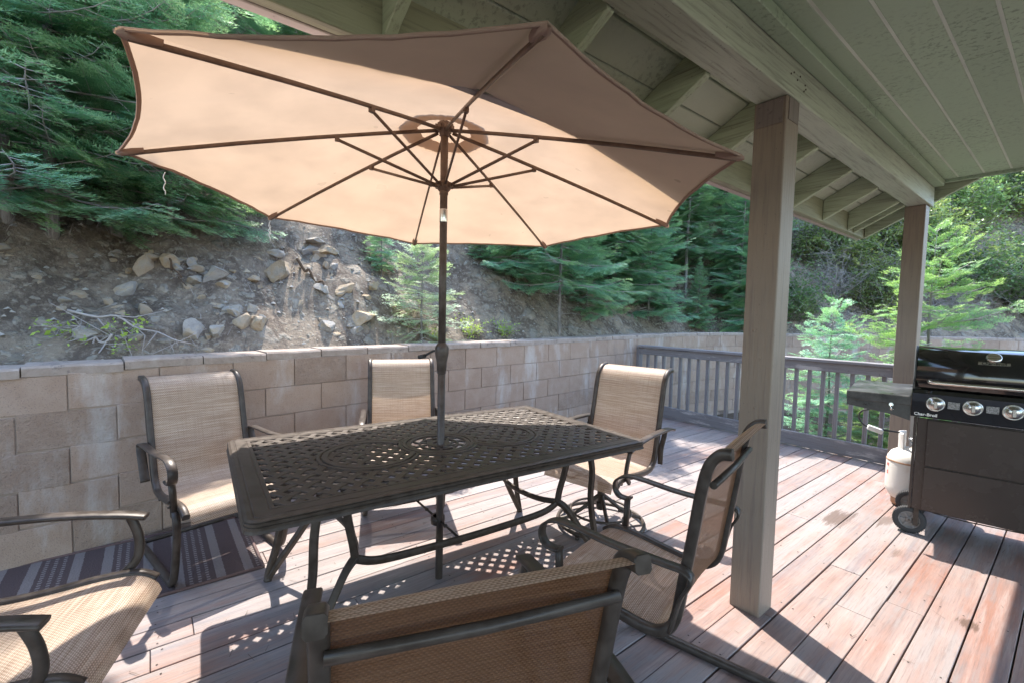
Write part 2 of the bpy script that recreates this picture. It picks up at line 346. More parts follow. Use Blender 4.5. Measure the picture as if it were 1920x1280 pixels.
# rug: stripes across, dotted rows
t = NT('rug_weave'); sp = t.n('SeparateXYZ'); t.l(t.coord(), sp.inputs[0]); x, y = sp.outputs[0], sp.outputs[1]
p = t.math('FRACT', t.math('MULTIPLY_ADD', t.math('ADD', y, 5), 1 / .30, .52))
nse = t.noise(t.coord(), 120, 3, .7)
p = t.math('ADD', p, t.math('MULTIPLY_ADD', nse, .05, -.025))
band = t.ramp(p, [(0, 1), (.14, 0), (.42, 1), (.56, 0)], 'CONSTANT')
rows = t.ramp(p, [(0, 0), (.62, 1), (.67, 0), (.74, 1), (.79, 0), (.86, 1), (.91, 0)], 'CONSTANT')
dots = t.math('GREATER_THAN', t.math('FRACT', t.math('MULTIPLY', x, 1 / .026)), .42)
msk = t.math('MAXIMUM', band, t.math('MULTIPLY', rows, dots))
c = t.mix(msk, (.085, .064, .060), (.225, .20, .185)); c = t.mix(t.math('MULTIPLY', nse, .5), c, (.12, .09, .09))
t.bsdf(c, .95, normal=t.bump(nse, .8, .006), spec=.05); M['rug'] = t.m
t = NT('rug_binding'); n = t.noise(t.coord(), 90, 3); t.bsdf(t.mix(n, (.10, .06, .055), (.17, .11, .10)), .9); M['rugedge'] = t.m
t = NT('grass_blades'); t.bsdf((.12, .16, .05), .7); M['grass'] = t.m

# ------------------------------------------------------------------ camera model (used to place rocks and trees on the real hillside)
FPX = 853.; YAW, PITCH, ROLL, CH = R(51.5), R(3.35), R(1.25), 1.4
fw = Vector((-math.sin(YAW) * math.cos(PITCH), math.cos(YAW) * math.cos(PITCH), -math.sin(PITCH)))
rt = Vector((math.cos(YAW), math.sin(YAW), 0)); up = rt.cross(fw)
r2 = rt * math.cos(ROLL) + up * math.sin(ROLL); u2 = -rt * math.sin(ROLL) + up * math.cos(ROLL)
cam = bpy.data.cameras.new('camera'); co_ = bpy.data.objects.new('camera', cam); C.objects.link(co_)
co_.matrix_world = Matrix((( r2.x, u2.x, -fw.x, 0), (r2.y, u2.y, -fw.y, 0), (r2.z, u2.z, -fw.z, CH), (0, 0, 0, 1)))
cam.sensor_width = 36; cam.lens = FPX / 1920 * 36; cam.clip_end = 500; cam.clip_start = .02
bpy.context.scene.camera = co_

# ------------------------------------------------------------------ wall path and hill
WP = [(-3.40, -9), (-3.42, -4), (-3.46, -.6), (-3.57, .3), (-3.74, 1.5), (-3.88, 3.4), (-4.12, 5.7), (-4.33, 6.9), (-4.36, 8), (-4.12, 9.1), (-3.5, 10.0), (-2.6, 11.3), (-1.2, 13.4), (1.5, 17), (5, 21.5), (9, 26)]
path = [Vector((p.x, p.y)) for p in spl([(a, b, 0) for a, b in WP], 8)]
cum = [0]
for a, b in zip(path, path[1:]): cum.append(cum[-1] + (b - a).length)
def along(s):
    s = max(0, min(cum[-1] - 1e-6, s)); lo = 0
    import bisect
    i = min(bisect.bisect_right(cum, s) - 1, len(path) - 2)
    f = (s - cum[i]) / (cum[i+1] - cum[i]); p = path[i].lerp(path[i+1], f)
    k0, k1 = max(i - 3, 0), min(i + 4, len(path) - 1); t = (path[k1] - path[k0]).normalized()
    return p, t, Vector((-t.y, t.x))
def wtop(y): return 1.09 + (.03 * y if y < 0 else min(.055, .0095 * y)) if y > -4 else .97
PX = np.array([[p.x, p.y] for p in path])
def wdist(x, y):
    a = PX[:-1]; d = PX[1:] - a; q = np.array([x, y]) - a
    tt = np.clip((q * d).sum(1) / (d * d).sum(1), 0, 1); e = q - d * tt[:, None]; L = np.sqrt((e * e).sum(1)); i = int(L.argmin())
    sgn = d[i, 0] * q[i, 1] - d[i, 1] * q[i, 0]
    return L[i] if sgn > 0 else -L[i]
def hprof(d):
    if d < .5: return .84 + .2 * d
    if d < 4.5: return .94 + 1.12 * (d - .5)
    return 5.42 + .60 * (d - 4.5)
def hz(x, y, d=None):
    if d is None: d = wdist(x, y)
    v = Vector((x, y, 0)); k = min(1, max(0, d - .25) / 1.2)
    return hprof(d) + k * (.38 * noise.noise(v * .55) + .26 * noise.noise(v * 1.5 + Vector((5, 2, 1))) + .16 * noise.fractal(v * 3.6, .75, 2.1, 4))
def at(px, py):
    d = fw + r2 * ((px - 960) / FPX) - u2 * ((py - 640) / FPX); o = Vector((0, 0, CH)); s = 3.2
    while s < 60:
        p = o + d * s; w = wdist(p.x, p.y)
        if w > .2 and p.z < hz(p.x, p.y, w): return p
        s += .04 + s * .004
    return p
mb = MB(); rows = []
ds = [.18 + .09 * i for i in range(45)] + [4.3 + .45 * i for i in range(1, 26)] + [16 + 2.2 * i for i in range(1, 16)]
ns = int(cum[-1] / .12)
for i in range(ns + 1):
    p, tn, nn = along(cum[-1] * i / ns); r = []
    for d in ds:
        q = p + nn * d; r.append((q.x, q.y, hz(q.x, q.y, d)))
    rows.append(r)
mb.grid(rows); hill = mb.build('hillside', M['soil']); tag(hill, kind='structure')
mb = MB(); mb.grid([[(-150, -150, -.42), (150, -150, -.42)], [(-150, 150, -.42), (150, 150, -.42)]]); tag(mb.build('ground', M['forest']), kind='structure')
# sunken soil between the deck and the wall
# ------------------------------------------------------------------ block retaining wall
wall = thing('retaining_wall', 'long curving tan concrete block retaining wall behind the deck', 'wall', (0, 0, 0))
mb = MB(); mb.grid([[(*(along(cum[-1]*i/260)[0] + along(cum[-1]*i/260)[2] * .008), -.45), (*(along(cum[-1]*i/260)[0] + along(cum[-1]*i/260)[2] * .008), wtop(along(cum[-1]*i/260)[0].y) - .055)] for i in range(261)], smooth=False)
mb.grid([[(*(along(cum[-1]*i/260)[0] + along(cum[-1]*i/260)[2] * .2), -.45), (*(along(cum[-1]*i/260)[0] + along(cum[-1]*i/260)[2] * .2), wtop(along(cum[-1]*i/260)[0].y) - .055)] for i in range(261)], smooth=False)
mb.build('mortar', M['mortar'], wall)
mb = MB(); L = .405
for row in range(7):
    s = -L / 2 * (row % 2) + .13
    while s < cum[-1]:
        s0, s1 = max(s, 0) + .0025, min(s + L, cum[-1]) - .0025
        if s1 - s0 > .05:
            a, _, na = along(s0); b, _, nb = along(s1); zt = wtop(((a + b) / 2).y) - .055
            z1 = zt - row * .205 - .002; z0 = zt - (row + 1) * .205 + .002; o = random.uniform(-.004, .001)
            A = [a + na * o, b + nb * o, b + nb * .12, a + na * .12]; k = len(mb.v)
            for z in (z0, z1):
                for q in A: mb.v.append(Vector((q.x, q.y, z)))
            for q in ((0, 3, 2, 1), (4, 5, 6, 7), (0, 1, 5, 4), (1, 2, 6, 5), (2, 3, 7, 6), (3, 0, 4, 7)): mb.face([k + i for i in q])
        s += L
mb.build('block_courses', M['block'], wall, .003)
mb = MB(); s = 0
while s < cum[-1] - .3:
    ln = random.uniform(.38, .42); a, _, na = along(s + .003); b, _, nb = along(min(s + ln - .003, cum[-1])); k = len(mb.v)
    zj = random.uniform(-.004, .004)
    zt = wtop(((a + b) / 2).y) + zj; o = -.005 + random.uniform(-.004, .004)
    n = 5; rr = []
    for i in range(n):
        q = a.lerp(b, i / (n - 1)); nn = na.lerp(nb, i / (n - 1)).normalized(); w = random.uniform(-.004, .004); e = random.uniform(-.004, .002)
        f = q + nn * (o + w); g = q + nn * .215
        rr.append([(f.x, f.y, zt - .055 + e), (f.x - nn.x * 0, f.y, zt - .012 + e), (f.x + nn.x * .01, f.y + nn.y * .01, zt + e), (g.x, g.y, zt), (g.x, g.y, zt - .055), (f.x, f.y, zt - .055 + e)])
    mb.grid(rr, smooth=False)
    mb.face([k + j for j in range(5)]); mb.face([k + 6 * (n - 1) + j for j in range(5)][::-1])
    s += ln
mb.build('cap_stones', M['cap'], wall)

# ------------------------------------------------------------------ deck boards
mb = MB(); x = -4.5; pitch = .1465; k = 0
def wall_y(xb):   # y from which a board at xb clears the wall
    if xb > -3.40: return -6
    for i in range(400):
        s = cum[-1] * i / 400; p = along(s)[0]
        if p.y > -3.9 and p.x < xb - .01: return p.y
    return 6
while x < 3.6:
    y0 = wall_y(x); y = y0
    first = True
    while y < 5.72:
        ln = random.uniform(2.2, 3.9); y1 = min(y + ln, 5.74)
        if 5.74 - y1 < .4: y1 = 5.74
        xx = random.uniform(-.0012, .0012); g = random.uniform(.002, .0042)
        mb.mm(x + g + xx, x + pitch - g + xx, y, y1 - .003, -.036, random.uniform(-.0015, .0008)); y = y1
    x += pitch; k += 1
mb.m = 1
xb = -4.5 + .1465 * 4
while xb < 3.0:
    yj = wall_y(xb) + .15; yj = math.ceil(yj / .61) * .61
    while yj < 5.7:
        for q in (.028, .118):
            cx, cy = xb + q + random.uniform(-.006, .006), yj + random.uniform(-.012, .012); k = len(mb.v)
            mb.v += [Vector((cx + .0042 * math.cos(a * PI / 3), cy + .0042 * math.sin(a * PI / 3), .0016)) for a in range(6)]; mb.face([k + a for a in range(6)])
        yj += .61
    xb += pitch
deck = mb.build('deck', [M['deck'], M['under']], None, .002); tag(deck, kind='structure')
mb = MB(); mb.mm(-4.4, 3.6, -5.9, 5.7, -.30, -.06)
tag(mb.build('deck_substructure', M['under']), kind='structure')
# fallen needles and twigs lying on boards
t = NT('dry_needles'); t.bsdf((.10, .065, .04), .9); M['litter'] = t.m
V = []; F = []
for i in range(420):
    x = random.uniform(-3.4, .6); y = random.uniform(-.6, 5.6); a = random.uniform(0, PI); l = random.uniform(.006, .03); w = .0011
    dx, dy = math.cos(a) * l, math.sin(a) * l; b = len(V); V += [(x-dx, y-dy, .0035), (x+dx, y+dy, .005), (x+dx-dy/l*w, y+dy+dx/l*w, .005), (x-dx-dy/l*w*2, y-dy+dx/l*w*2, .0035)]; F.append((b, b+1, b+2, b+3))
me = bpy.data.meshes.new('fallen_needles'); me.from_pydata(V, [], F); me.materials.append(M['litter'])
o = bpy.data.objects.new('fallen_needles', me); C.objects.link(o); tag(o, 'dry brown needles and bits scattered over the deck boards', 'litter', kind='stuff')

# ------------------------------------------------------------------ porch roof: posts, beam, rafters
porch = thing('porch_roof', 'olive green painted porch roof with board ceiling and exposed rafters', 'porch roof', (0, 0, 0))
mb = MB(); mb.mm(-1.012, -.868, -6, 5.27, 2.395, 2.585); mb.build('beam', M['beam'], porch, .006, 2)
mb = MB()
mb.mm(-.866, -.80, -6, 5.20, 2.548, 2.597); mb.build('ceiling_trim', M['ceiling'], porch, .003)
mb = MB(); x = -.866; j = 0; cuts = {}
while x < 2.8:
    y = -6 + random.uniform(0, 2)
    ya = -6
    while ya < 5.2:
        yb = min(ya + random.uniform(2.4, 4.2), 5.205); mb.mm(x + .0055, x + .1435, ya, yb - .003, 2.598 + random.uniform(-.0012, .0012), 2.62); ya = yb
    x += .148
mb.build('ceiling_boards', M['ceiling'], porch, .004)
mb = MB(); mb.mm(-.868, 2.8, -6, 5.2, 2.6015, 2.628); o = mb.build('ceiling_seams', M['seam'], porch)
mb = MB(); mb.mm(-.80, 2.8, 5.207, 5.232, 2.575, 2.64); mb.build('ceiling_end_trim', M['ceiling'], porch, .003)
SL = .53; xe = -1.355
def rz_(x): return 2.388 + SL * (x + 1.012)     # underside of the rafters
rd = .14 * math.sqrt(1 + SL * SL)
for i in range(-9, 7):
    y = 1.795 + .61 * i
    if y > 5.3: break
    w = .036
    mb = MB(); mb.prism([(xe, rz_(xe)), (xe, rz_(xe) + rd), (-1.014, rz_(-1.014) + rd), (-1.014, rz_(-1.014))], 'y', y - w / 2, y + w / 2)
    mb.build('rafter', M['rafter'], porch, .003)
for y in (5.02,):
    mb = MB(); mb.prism([(xe, rz_(xe)), (xe, rz_(xe) + rd), (-1.014, rz_(-1.014) + rd), (-1.014, rz_(-1.014))], 'y', y - .02, y + .02); mb.build('rafter', M['rafter'], porch, .003)
YE = 5.36
mb = MB(); bx = xe - .04; q = -1.40; n = 0
xs = [xe - .05, xe + .09, xe + .23, xe + .37]
def strip(xa, xb): mb.prism([(xa, rz_(xa) + rd + .002), (xb, rz_(xb) + rd + .002), (xb, rz_(xb) + rd + .026), (xa, rz_(xa) + rd + .026)], 'y', -6, YE)
for a, b in zip(xs, xs[1:]): strip(a + .003, b - .003)
strip(xs[-1] + .003, -.70)
mb.build('roof_boards', M['decking'], porch, .003)
mb = MB(); a, b = xe - .07, 3.0; mb.prism([(a, rz_(a) + rd + .029), (b, rz_(b) + rd + .029), (b, rz_(b) + rd + .045), (a, rz_(a) + rd + .045)], 'y', -6, YE + .03); mb.build('roofing', M['shingle'], porch)
mb = MB(); mb.mm(xe - .042, xe - .002, -6, YE, rz_(xe) - .012, rz_(xe) + rd + .0); mb.build('fascia', M['fascia'], porch, .003)
mb = MB(); mb.mm(xe - .082, xe - .044, -6, YE + .02, rz_(xe) - .015, rz_(xe) + rd - .005); mb.build('fascia_trim', M['trim'], porch, .003)
mb = MB(); mb.prism([(xe - .0, rz_(xe) - .01), (xe, rz_(xe) + rd), (1.0, rz_(1.0) + rd), (1.0, rz_(1.0) - .01)], 'y', YE - .04, YE); mb.build('rake_board', M['rafter'], porch, .003)
mb = MB(); mb.mm(-.99, 1.0, 5.234, 5.30, 2.60, 3.3); mb.build('gable_infill', M['rafter'], porch)
# nails in the beam near the post
for dy, dz in ((-.05, .06), (-.02, .075), (.02, .055), (.05, .08), (.10, .03), (.12, .045), (.11, .06)):
    mb = MB(); mb.tube([(-.869, 2.27 + dy, 2.42 + dz), (-.865, 2.27 + dy, 2.42 + dz)], .004, 6); mb.build('nail', M['under'], porch)

def post(label, cx, cy, h, plate):
    t = thing('porch_post', label, 'post', (cx, cy, 0))
    mb = MB(); mb.mm(-.07, .07, -.07, .07, -.002, h); mb.build('timber', M['post'], t, .006, 2)
    if plate:
        mb = MB(); mb.mm(-.058, .055, -.0735, -.0705, h - .115, h - .004); mb.mm(.0705, .0735, -.05, .055, h - .1, h - .004)
        for x, z in ((-.045, .02), (-.045, .09), (.042, .018), (.042, .095), (0, .055)):
            mb.tube([(x, -.0725, h - z), (x, -.079, h - z)], .006 if x else .008, 8)
        mb.build('metal_bracket', M['bracket'], t)
        for x, z, r in ((-.02, 1.35, .007), (.0, .99, .006), (.012, 1.22, .004), (.0, 1.47, .003)): mb = MB(); mb.lathe([(0, .0015), (r, .0008), (r * 1.1, 0)], (x, -.0705, z), 10, Matrix.Rotation(PI / 2, 3, 'X')); mb.build('screw_head', M['post'], t)
    return t
post('near porch post with a screwed metal bracket, beside the sling chair', -.945, 2.285, 2.394, True)
post('far porch post standing behind the black grill', -.955, 5.16, 2.394, False)

# ------------------------------------------------------------------ railing
rail = thing('deck_railing', 'weathered grey mauve wooden railing with square balusters along the deck end', 'railing', (0, 0, 0))
RY = 5.67
mb = MB(); mb.box((-.95, RY, .985), (6.25, .14, .032)); mb.build('cap_rail', M['rail'], rail, .004)
mb = MB(); mb.mm(-4.06, 2.2, RY - .035, RY + .003, .872, .967); mb.build('top_rail', M['rail'], rail, .004)
mb = MB(); mb.mm(-4.06, 2.2, RY - .035, RY + .003, .012, .165); mb.build('bottom_rail', M['rail'], rail, .004)
x = -3.95
while x < 2.1:
    if abs(x + .2) > 0:
        mb = MB(); mb.mm(x - .018, x + .018, RY + .0055, RY + .042, .10, .962); mb.build('baluster', M['baluster'], rail, .003)
    x += .1306
mb = MB(); mb.mm(-4.15, -4.062, RY - .04, RY + .05, -.002, .968); mb.build('end_post', M['baluster'], rail, .004)
mb = MB(); mb.mm(-1.115, -1.03, RY - .075, RY - .037, -.002, .966); mb.build('end_post', M['baluster'], rail, .004)

# ------------------------------------------------------------------ rug
rug = thing('outdoor_rug', 'brown outdoor runner rug with pale stripes and dotted rows along the wall', 'rug', (0, 0, 0))
mb = MB(); rows = []
for i in range(9):
    x = -3.46 + i * .0925
    rows.append([(x, -2.2 + j * .066, .0065 + .003 * noise.noise(Vector((x * 3, j * .2, 0)))) for j in range(41)])
    rows[-1][-1] = (x, .445, .007)
mb.grid([r[::-1] for r in rows]); mb.build('woven_mat', M['rug'], rug)
mb = MB(); mb.tube([(-2.72, -2.2, .007), (-2.715, -.5, .007), (-2.70, .455, .008)], .008, 6); mb.tube([(-3.47, -2.2, .007), (-3.465, .455, .007)], .008, 6); mb.tube([(-3.465, .455, .008), (-2.70, .455, .008)], .009, 6)
mb.build('binding', M['rugedge'], rug)

# ------------------------------------------------------------------ patio table
TL, TW, TH = 1.93, 1.12, .725
tab = thing('patio_table', 'brown cast metal dining table with woven lattice top around the umbrella pole', 'table', (-2.10, 1.22, 0), R(-4))
def rrect(hx, hy, r, n=6):
    P = []
    for cx, cy, a0 in ((hx - r, hy - r, 0), (-hx + r, hy - r, 90), (-hx + r, -hy + r, 180), (hx - r, -hy + r, 270)):
        for i in range(n + 1):
            a = R(a0 + 90 * i / n); P.append((cx + r * math.cos(a), cy + r * math.sin(a)))
    return P
hx, hy = TW / 2, TL / 2
mb = MB(); prof = [(0, -.040), (.004, -.044), (0, -.034), (0, -.024), (-.004, -.0225), (-.004, -.020), (0, -.0185), (0, -.011), (-.005, -.009), (-.005, -.0065), (-.001, -.005), (-.012, -.0005), (-.026, .0), (-.028, -.0018), (-.0315, -.0018), (-.0335, 0), (-.078, 0), (-.0795, -.0018), (-.083, -.0018), (-.0845, 0), (-.097, 0), (-.0985, -.004), (-.1005, -.010)]
rings = []
for dx, dz in prof[1:]:
    r = max(.045 + dx, .004); rings.append([(x, y, TH + dz) for x, y in rrect(hx + dx, hy + dx, r)])
for rg in rings: rg.append(rg[0])
mb.grid(rings, smooth=False)
mb.grid([[(x, y, TH - .044) for x, y in (lambda q: q + [q[0]])(rrect(hx + .0, hy + .0, .045))], [(x, y, TH - .01) for x, y in (lambda q: q + [q[0]])(rrect(hx - .1005, hy - .1005, .004))]], smooth=False)
mb.build('rim', M['table'], tab)
# lattice of interwoven diagonal strips
mb = MB(); ix, iy = hx - .099, hy - .099; pt = .0600; w = .0315; c45 = math.sqrt(.5)
def inring(x, y): return math.hypot(x - .04, y + .05) < .150
def clipline(px, py, dx, dy):
    t0, t1 = -9, 9
    for p, d, h in ((px, dx, ix), (py, dy, iy)):
        a, b = (-h - p) / d, (h - p) / d
        if a > b: a, b = b, a
        t0, t1 = max(t0, a), min(t1, b)
    return (t0, t1) if t1 > t0 else None
for fam, (dx, dy) in enumerate(((c45, c45), (c45, -c45))):
    nx, ny = -dy, dx
    for k in range(-34, 35):
        px, py = nx * k * pt, ny * k * pt; r = clipline(px, py, dx, dy)
        if not r: continue
        t0, t1 = r; n0 = math.floor(t0 / pt) ; ts = []
        tt = t0
        pts = [t0]
        q = n0 * pt - pt / 2
        while q < t1:
            if q > t0: pts.append(q)
            q += pt / 2
        pts.append(t1); seg = []
        def flush(seg):
            if len(seg) < 2: return
            P = []
            for s_ in seg:
                ph = math.cos(PI * (s_ / pt + k + fam)) ; P.append((px + dx * s_, py + dy * s_, TH - .0045 + .0022 * ph))
            mb.sweep(P, [(-w/2, -.004), (w/2, -.004), (w/2, .0015), (w/2 - .003, .003), (-w/2 + .003, .003), (-w/2, .0015)], side=(nx, ny, 0), smooth=False)
        for s_ in pts:
            if inring(px + dx * s_, py + dy * s_): flush(seg); seg = []
            else: seg.append(s_)
        flush(seg)
mb.build('lattice', M['table'], tab)
mb = MB(); UX, UY = .04, -.05
def ringbar(cx, cy, r, w, z, n=48, a0=0, a1=360, ry=None):
    ry = ry or r
    P = [(cx + r * math.cos(R(a0 + (a1 - a0) * i / n)), cy + ry * math.sin(R(a0 + (a1 - a0) * i / n)), z) for i in range(n + (0 if a1 - a0 == 360 else 1))]
    mb.sweep(P, [(-w/2, -.007), (w/2, -.007), (w/2, .002), (w/2 - .003, .0038), (-w/2 + .003, .0038), (-w/2, .002)], closed=a1 - a0 == 360, smooth=False)
ringbar(UX, UY, .152, .022, TH + .001); ringbar(UX, UY, .176, .018, TH + .003); ringbar(UX, UY, .197, .018, TH + .001)
ringbar(UX, UY, .046, .030, TH - .002, 24); ringbar(UX, UY, .098, .012, TH - .003)
for i in range(10):
    a = R(36 * i); P = [(UX + r * math.cos(a + tw), UY + r * math.sin(a + tw), TH - .0035) for r, tw in ((.055, 0), (.075, .16), (.098, .30), (.120, .28), (.145, .10))]
    mb.sweep(spl(P, 3), [(-.008, -.004), (.008, -.004), (.006, .003), (-.006, .003)], smooth=False)
for sg in (-1, 1):
    ringbar(UX - .0, UY + sg * .36, .205, .020, TH - .002, 44, -58 if sg > 0 else 122 - 180, 238 if sg > 0 else 238) if False else ringbar(UX, UY + sg * .36, .200, .026, TH + .0015, 44, -62 if sg > 0 else 118, 242 if sg > 0 else 422)
    ringbar(UX, UY + sg * .36, .228, .016, TH + .001, 44, -66 if sg > 0 else 114, 246 if sg > 0 else 426)
mb.build('medallion', M['table'], tab)
def T(x, y, z): return (x, y, z)
for sx in (-1, 1):
    for sy in (-1, 1):
        mb = MB()
        foot = (sx * .40, sy * .80, .012)
        outer = [(sx * .37, sy * .70, TH - .03), (sx * .385, sy * .725, .55), (sx * .375, sy * .73, .38), (sx * .385, sy * .755, .20), (sx * .40, sy * .79, .06), foot]
        inner = [(sx * .33, sy * .60, TH - .03), (sx * .32, sy * .585, .56), (sx * .305, sy * .56, .44), (sx * .30, sy * .55, .37)]
        kick = [(sx * .30, sy * .55, .375), (sx * .325, sy * .60, .33), (sx * .36, sy * .68, .20), (sx * .395, sy * .775, .05), foot]
        for P in (outer, inner, kick):
            mb.sweep(spl(P, 6), [(-.016, -.011), (-.010, -.014), (-.004, -.010), (.004, -.010), (.010, -.014), (.016, -.011), (.016, .011), (.010, .014), (-.010, .014), (-.016, .011)], side=(sx * .3, -sy * .95, 0), smooth=False)
        mb.lathe([(0, 0), (.019, 0), (.021, .008), (.016, .02), (0, .022)], (foot[0], foot[1], 0), 12)
        mb.build('leg', M['table'], tab)
for sx in (-1, 1):
    mb = MB(); mb.bar(spl([(sx * .30, -.55, .37), (sx * .30, -.44, .335), (sx * .285, -.15, .315), (sx * .285, .15, .315), (sx * .30, .44, .335), (sx * .30, .55, .37)], 6), .016, .036, (1, 0, 0)); mb.build('side_stretcher', M['table'], tab)
for sy in (-1, 1):
    mb = MB(); mb.bar(spl([(-.30, sy * .55, .375), (-.18, sy * .51, .36), (0, sy * .49, .355), (.18, sy * .51, .36), (.30, sy * .55, .375)], 5), .016, .030, (0, 1, 0))
    mb.tube(spl([(-.31, sy * .55, .40), (-.26, sy * .50, .36), (-.24, sy * .42, .345)], 4), .010, 8); mb.build('end_stretcher', M['table'], tab)
mb = MB(); mb.tube([(-.285, UY, .318), (UX - .03, UY, .318)], .006, 8); mb.tube([(UX + .03, UY, .318), (.285, UY, .318)], .006, 8); mb.lathe([(.0245, -.02), (.036, -.02), (.038, 0), (.036, .02), (.0245, .02)], (UX, UY, .318), 16)
for s_ in (-.10, .13): mb.lathe([(0, .008), (.010, .006), (.012, 0), (.010, -.006), (0, -.008)], (s_, UY, .318), 8)
mb.build('pole_brace', M['table'], tab)

# ------------------------------------------------------------------ umbrella
UC = Vector((-2.04, 1.165, 0))
umb = thing('market_umbrella', 'open cream canvas patio umbrella with eight brown ribs, standing through the table', 'umbrella', UC)
mb = MB(); mb.tube([(0, 0, .012), (0, 0, 1.13)], .0195, 16); mb.lathe([(.0195, 1.09), (.0225, 1.095), (.0225, 1.135), (.0195, 1.14)], (0, 0, 0), 16); mb.tube([(0, 0, 1.22), (0, 0, 1.86)], .0190, 16)
mb.build('lower_pole', M['poledark'], umb)
mb = MB(); mb.lathe([(.020, 1.105), (.025, 1.11), (.026, 1.15), (.033, 1.185), (.035, 1.20), (.035, 1.225), (.030, 1.235), (.020, 1.25)], (0, 0, 0), 20)
mb.build('crank_housing', M['poledark'], umb)
ca = R(205)
hd = MB(); d_ = Vector((math.cos(ca), math.sin(ca), 0))
hd.tube([d_ * .03 + Vector((0, 0, 1.21)), d_ * .055 + Vector((0, 0, 1.205)), d_ * .115 + Vector((0, 0, 1.175))], .006, 8); hd.tube([d_ * .105 + Vector((0, 0, 1.178)), d_ * .145 + Vector((0, 0, 1.168))], .011, 10)
hd.build('crank_handle', M['rubber'], umb)
mb = MB(); mb.lathe([(.0195, 1.855), (.0205, 1.86), (.0205, 1.915), (.0195, 1.92)], (0, 0, 0), 16); mb.build('tilt_joint', M['chrome'], umb)
mb = MB(); mb.tube([(0, 0, 1.90), (0, 0, 2.315)], .0190, 16); mb.lathe([(.019, 1.99), (.0225, 1.992), (.0225, 2.01), (.019, 2.015)], (0, 0, 0), 16); mb.build('upper_pole', M['pole'], umb)
mb = MB(); mb.lathe([(.019, 2.275), (.026, 2.28), (.026, 2.30), (.034, 2.305), (.036, 2.33), (.030, 2.345), (.012, 2.352), (.010, 2.42), (0, 2.43)], (0, 0, 0), 16)
for k in range(8): a = R(24.9 + 45 * k); mb.box((.036 * math.cos(a), .036 * math.sin(a), 2.318), (.022, .018, .026), rz=a)
mb.build('top_hub', M['pole'], umb)
mb = MB(); mb.lathe([(.0195, 2.005), (.027, 2.01), (.034, 2.02), (.036, 2.04), (.030, 2.055), (.0195, 2.06)], (0, 0, 0), 16)
for k in range(8): a = R(24.9 + 45 * k); mb.box((.036 * math.cos(a), .036 * math.sin(a), 2.036), (.020, .016, .022), rz=a)
mb.build('runner', M['pole'], umb)
RR = 1.335
def rib(k, r):
    a = R(24.9 + 45 * k); z = 2.322 - .215 * r - .024 * r * r
    tilt = .069 * math.cos(a - R(-55)) * r / 1.335
    return Vector((r * math.cos(a), r * math.sin(a), z + tilt))
for k in range(8):
    a = R(24.9 + 45 * k); side = (-math.sin(a), math.cos(a), 0)
    mb = MB(); mb.bar([rib(k, r) + Vector((0, 0, -.014)) for r in (.04, .3, .6, .9, 1.15, RR - .015)], .010, .017, side)
    jr = .50 if k in (0, 7, 6, 5) else .48
    mb.box(rib(k, jr) + Vector((0, 0, -.028)), (.02, .018, .02), rz=a)
    mb.lathe([(0, .013), (.006, .012), (.0065, .009)], rib(k, jr) + Vector((0, 0, -.028)), 8, Matrix.Rotation(a, 3, 'Z') @ Matrix.Rotation(R(90), 3, 'X'))
    mb.build('rib', M['pole'], umb)
    mb = MB(); mb.bar([Vector((.038 * math.cos(a), .038 * math.sin(a), 2.036)), rib(k, jr) + Vector((0, 0, -.030))], .010, .014, side); mb.build('strut', M['pole'], umb)
def can(k, r, t, lift=0):
    a = rib(k, r); b = rib(k + 1, r); s4 = 4 * t * (1 - t)
    p = a.lerp(b, t); q = r / RR
    p = Vector((p.x * (1 - .038 * q * s4), p.y * (1 - .038 * q * s4), p.z + .004 + .008 * math.sin(q * PI) * s4 + lift))
    wr = (.006 * noise.noise(Vector((k * 7 + t * 11, r * 1.2, 3))) + .004 * q * q * noise.noise(Vector((k * 5 + t * 22, r * 2, 9)))) * s4 ** .5
    p.z += wr; return p
mb = MB()
for k in range(8):
    rr = [.135 + (RR - .135) * i / 22 for i in range(23)]
    mb.grid([[can(k, r, j / 14) for j in range(15)] for r in rr])
for k in range(8): pass
can_o = mb.build('canopy', M['canopy'], umb)
mb = MB()
for k in range(8):
    rr = [.008 + (.225 - .008) * i / 7 for i in range(8)]
    mb.grid([[can(k, r * (1 + .03 * math.sin(j / 8 * PI * 1)), j / 8, .034 - .020 * r / .225) for j in range(9)] for r in rr])
mb.build('vent_cap', M['canopy'], can_o)
mb = MB()
for k in range(8):
    P = [can(k, RR, j / 14) for j in range(15)]
    rows = []
    for p in P:
        o = Vector((p.x, p.y, 0)).normalized()
        rows.append([p + o * .001 + Vector((0, 0, .003)), p + o * .004 + Vector((0, 0, -.002)), p + o * .002 + Vector((0, 0, -.009)), p - o * .008 + Vector((0, 0, -.006)), p - o * .010 + Vector((0, 0, -.001))])
    mb.grid(rows)
mb.build('hem', M['hem'], can_o)
for k in range(8):
    a = R(24.9 + 45 * k); o = Vector((math.cos(a), math.sin(a), 0)); s_ = Vector((-math.sin(a), math.cos(a), 0))
    mb = MB(); rows = []
    for r, w, dz in ((RR - .09, .012, .018), (RR - .05, .019, .022), (RR - .01, .016, .022), (RR + .010, .005, .012)):
        p = rib(k, r); rows.append([p + s_ * w, p + s_ * w * .9 - Vector((0, 0, dz * .7)), p - Vector((0, 0, dz)), p - s_ * w * .9 - Vector((0, 0, dz * .7)), p - s_ * w])
    mb.grid(rows); mb.build('rib_pocket', M['hem'], can_o)
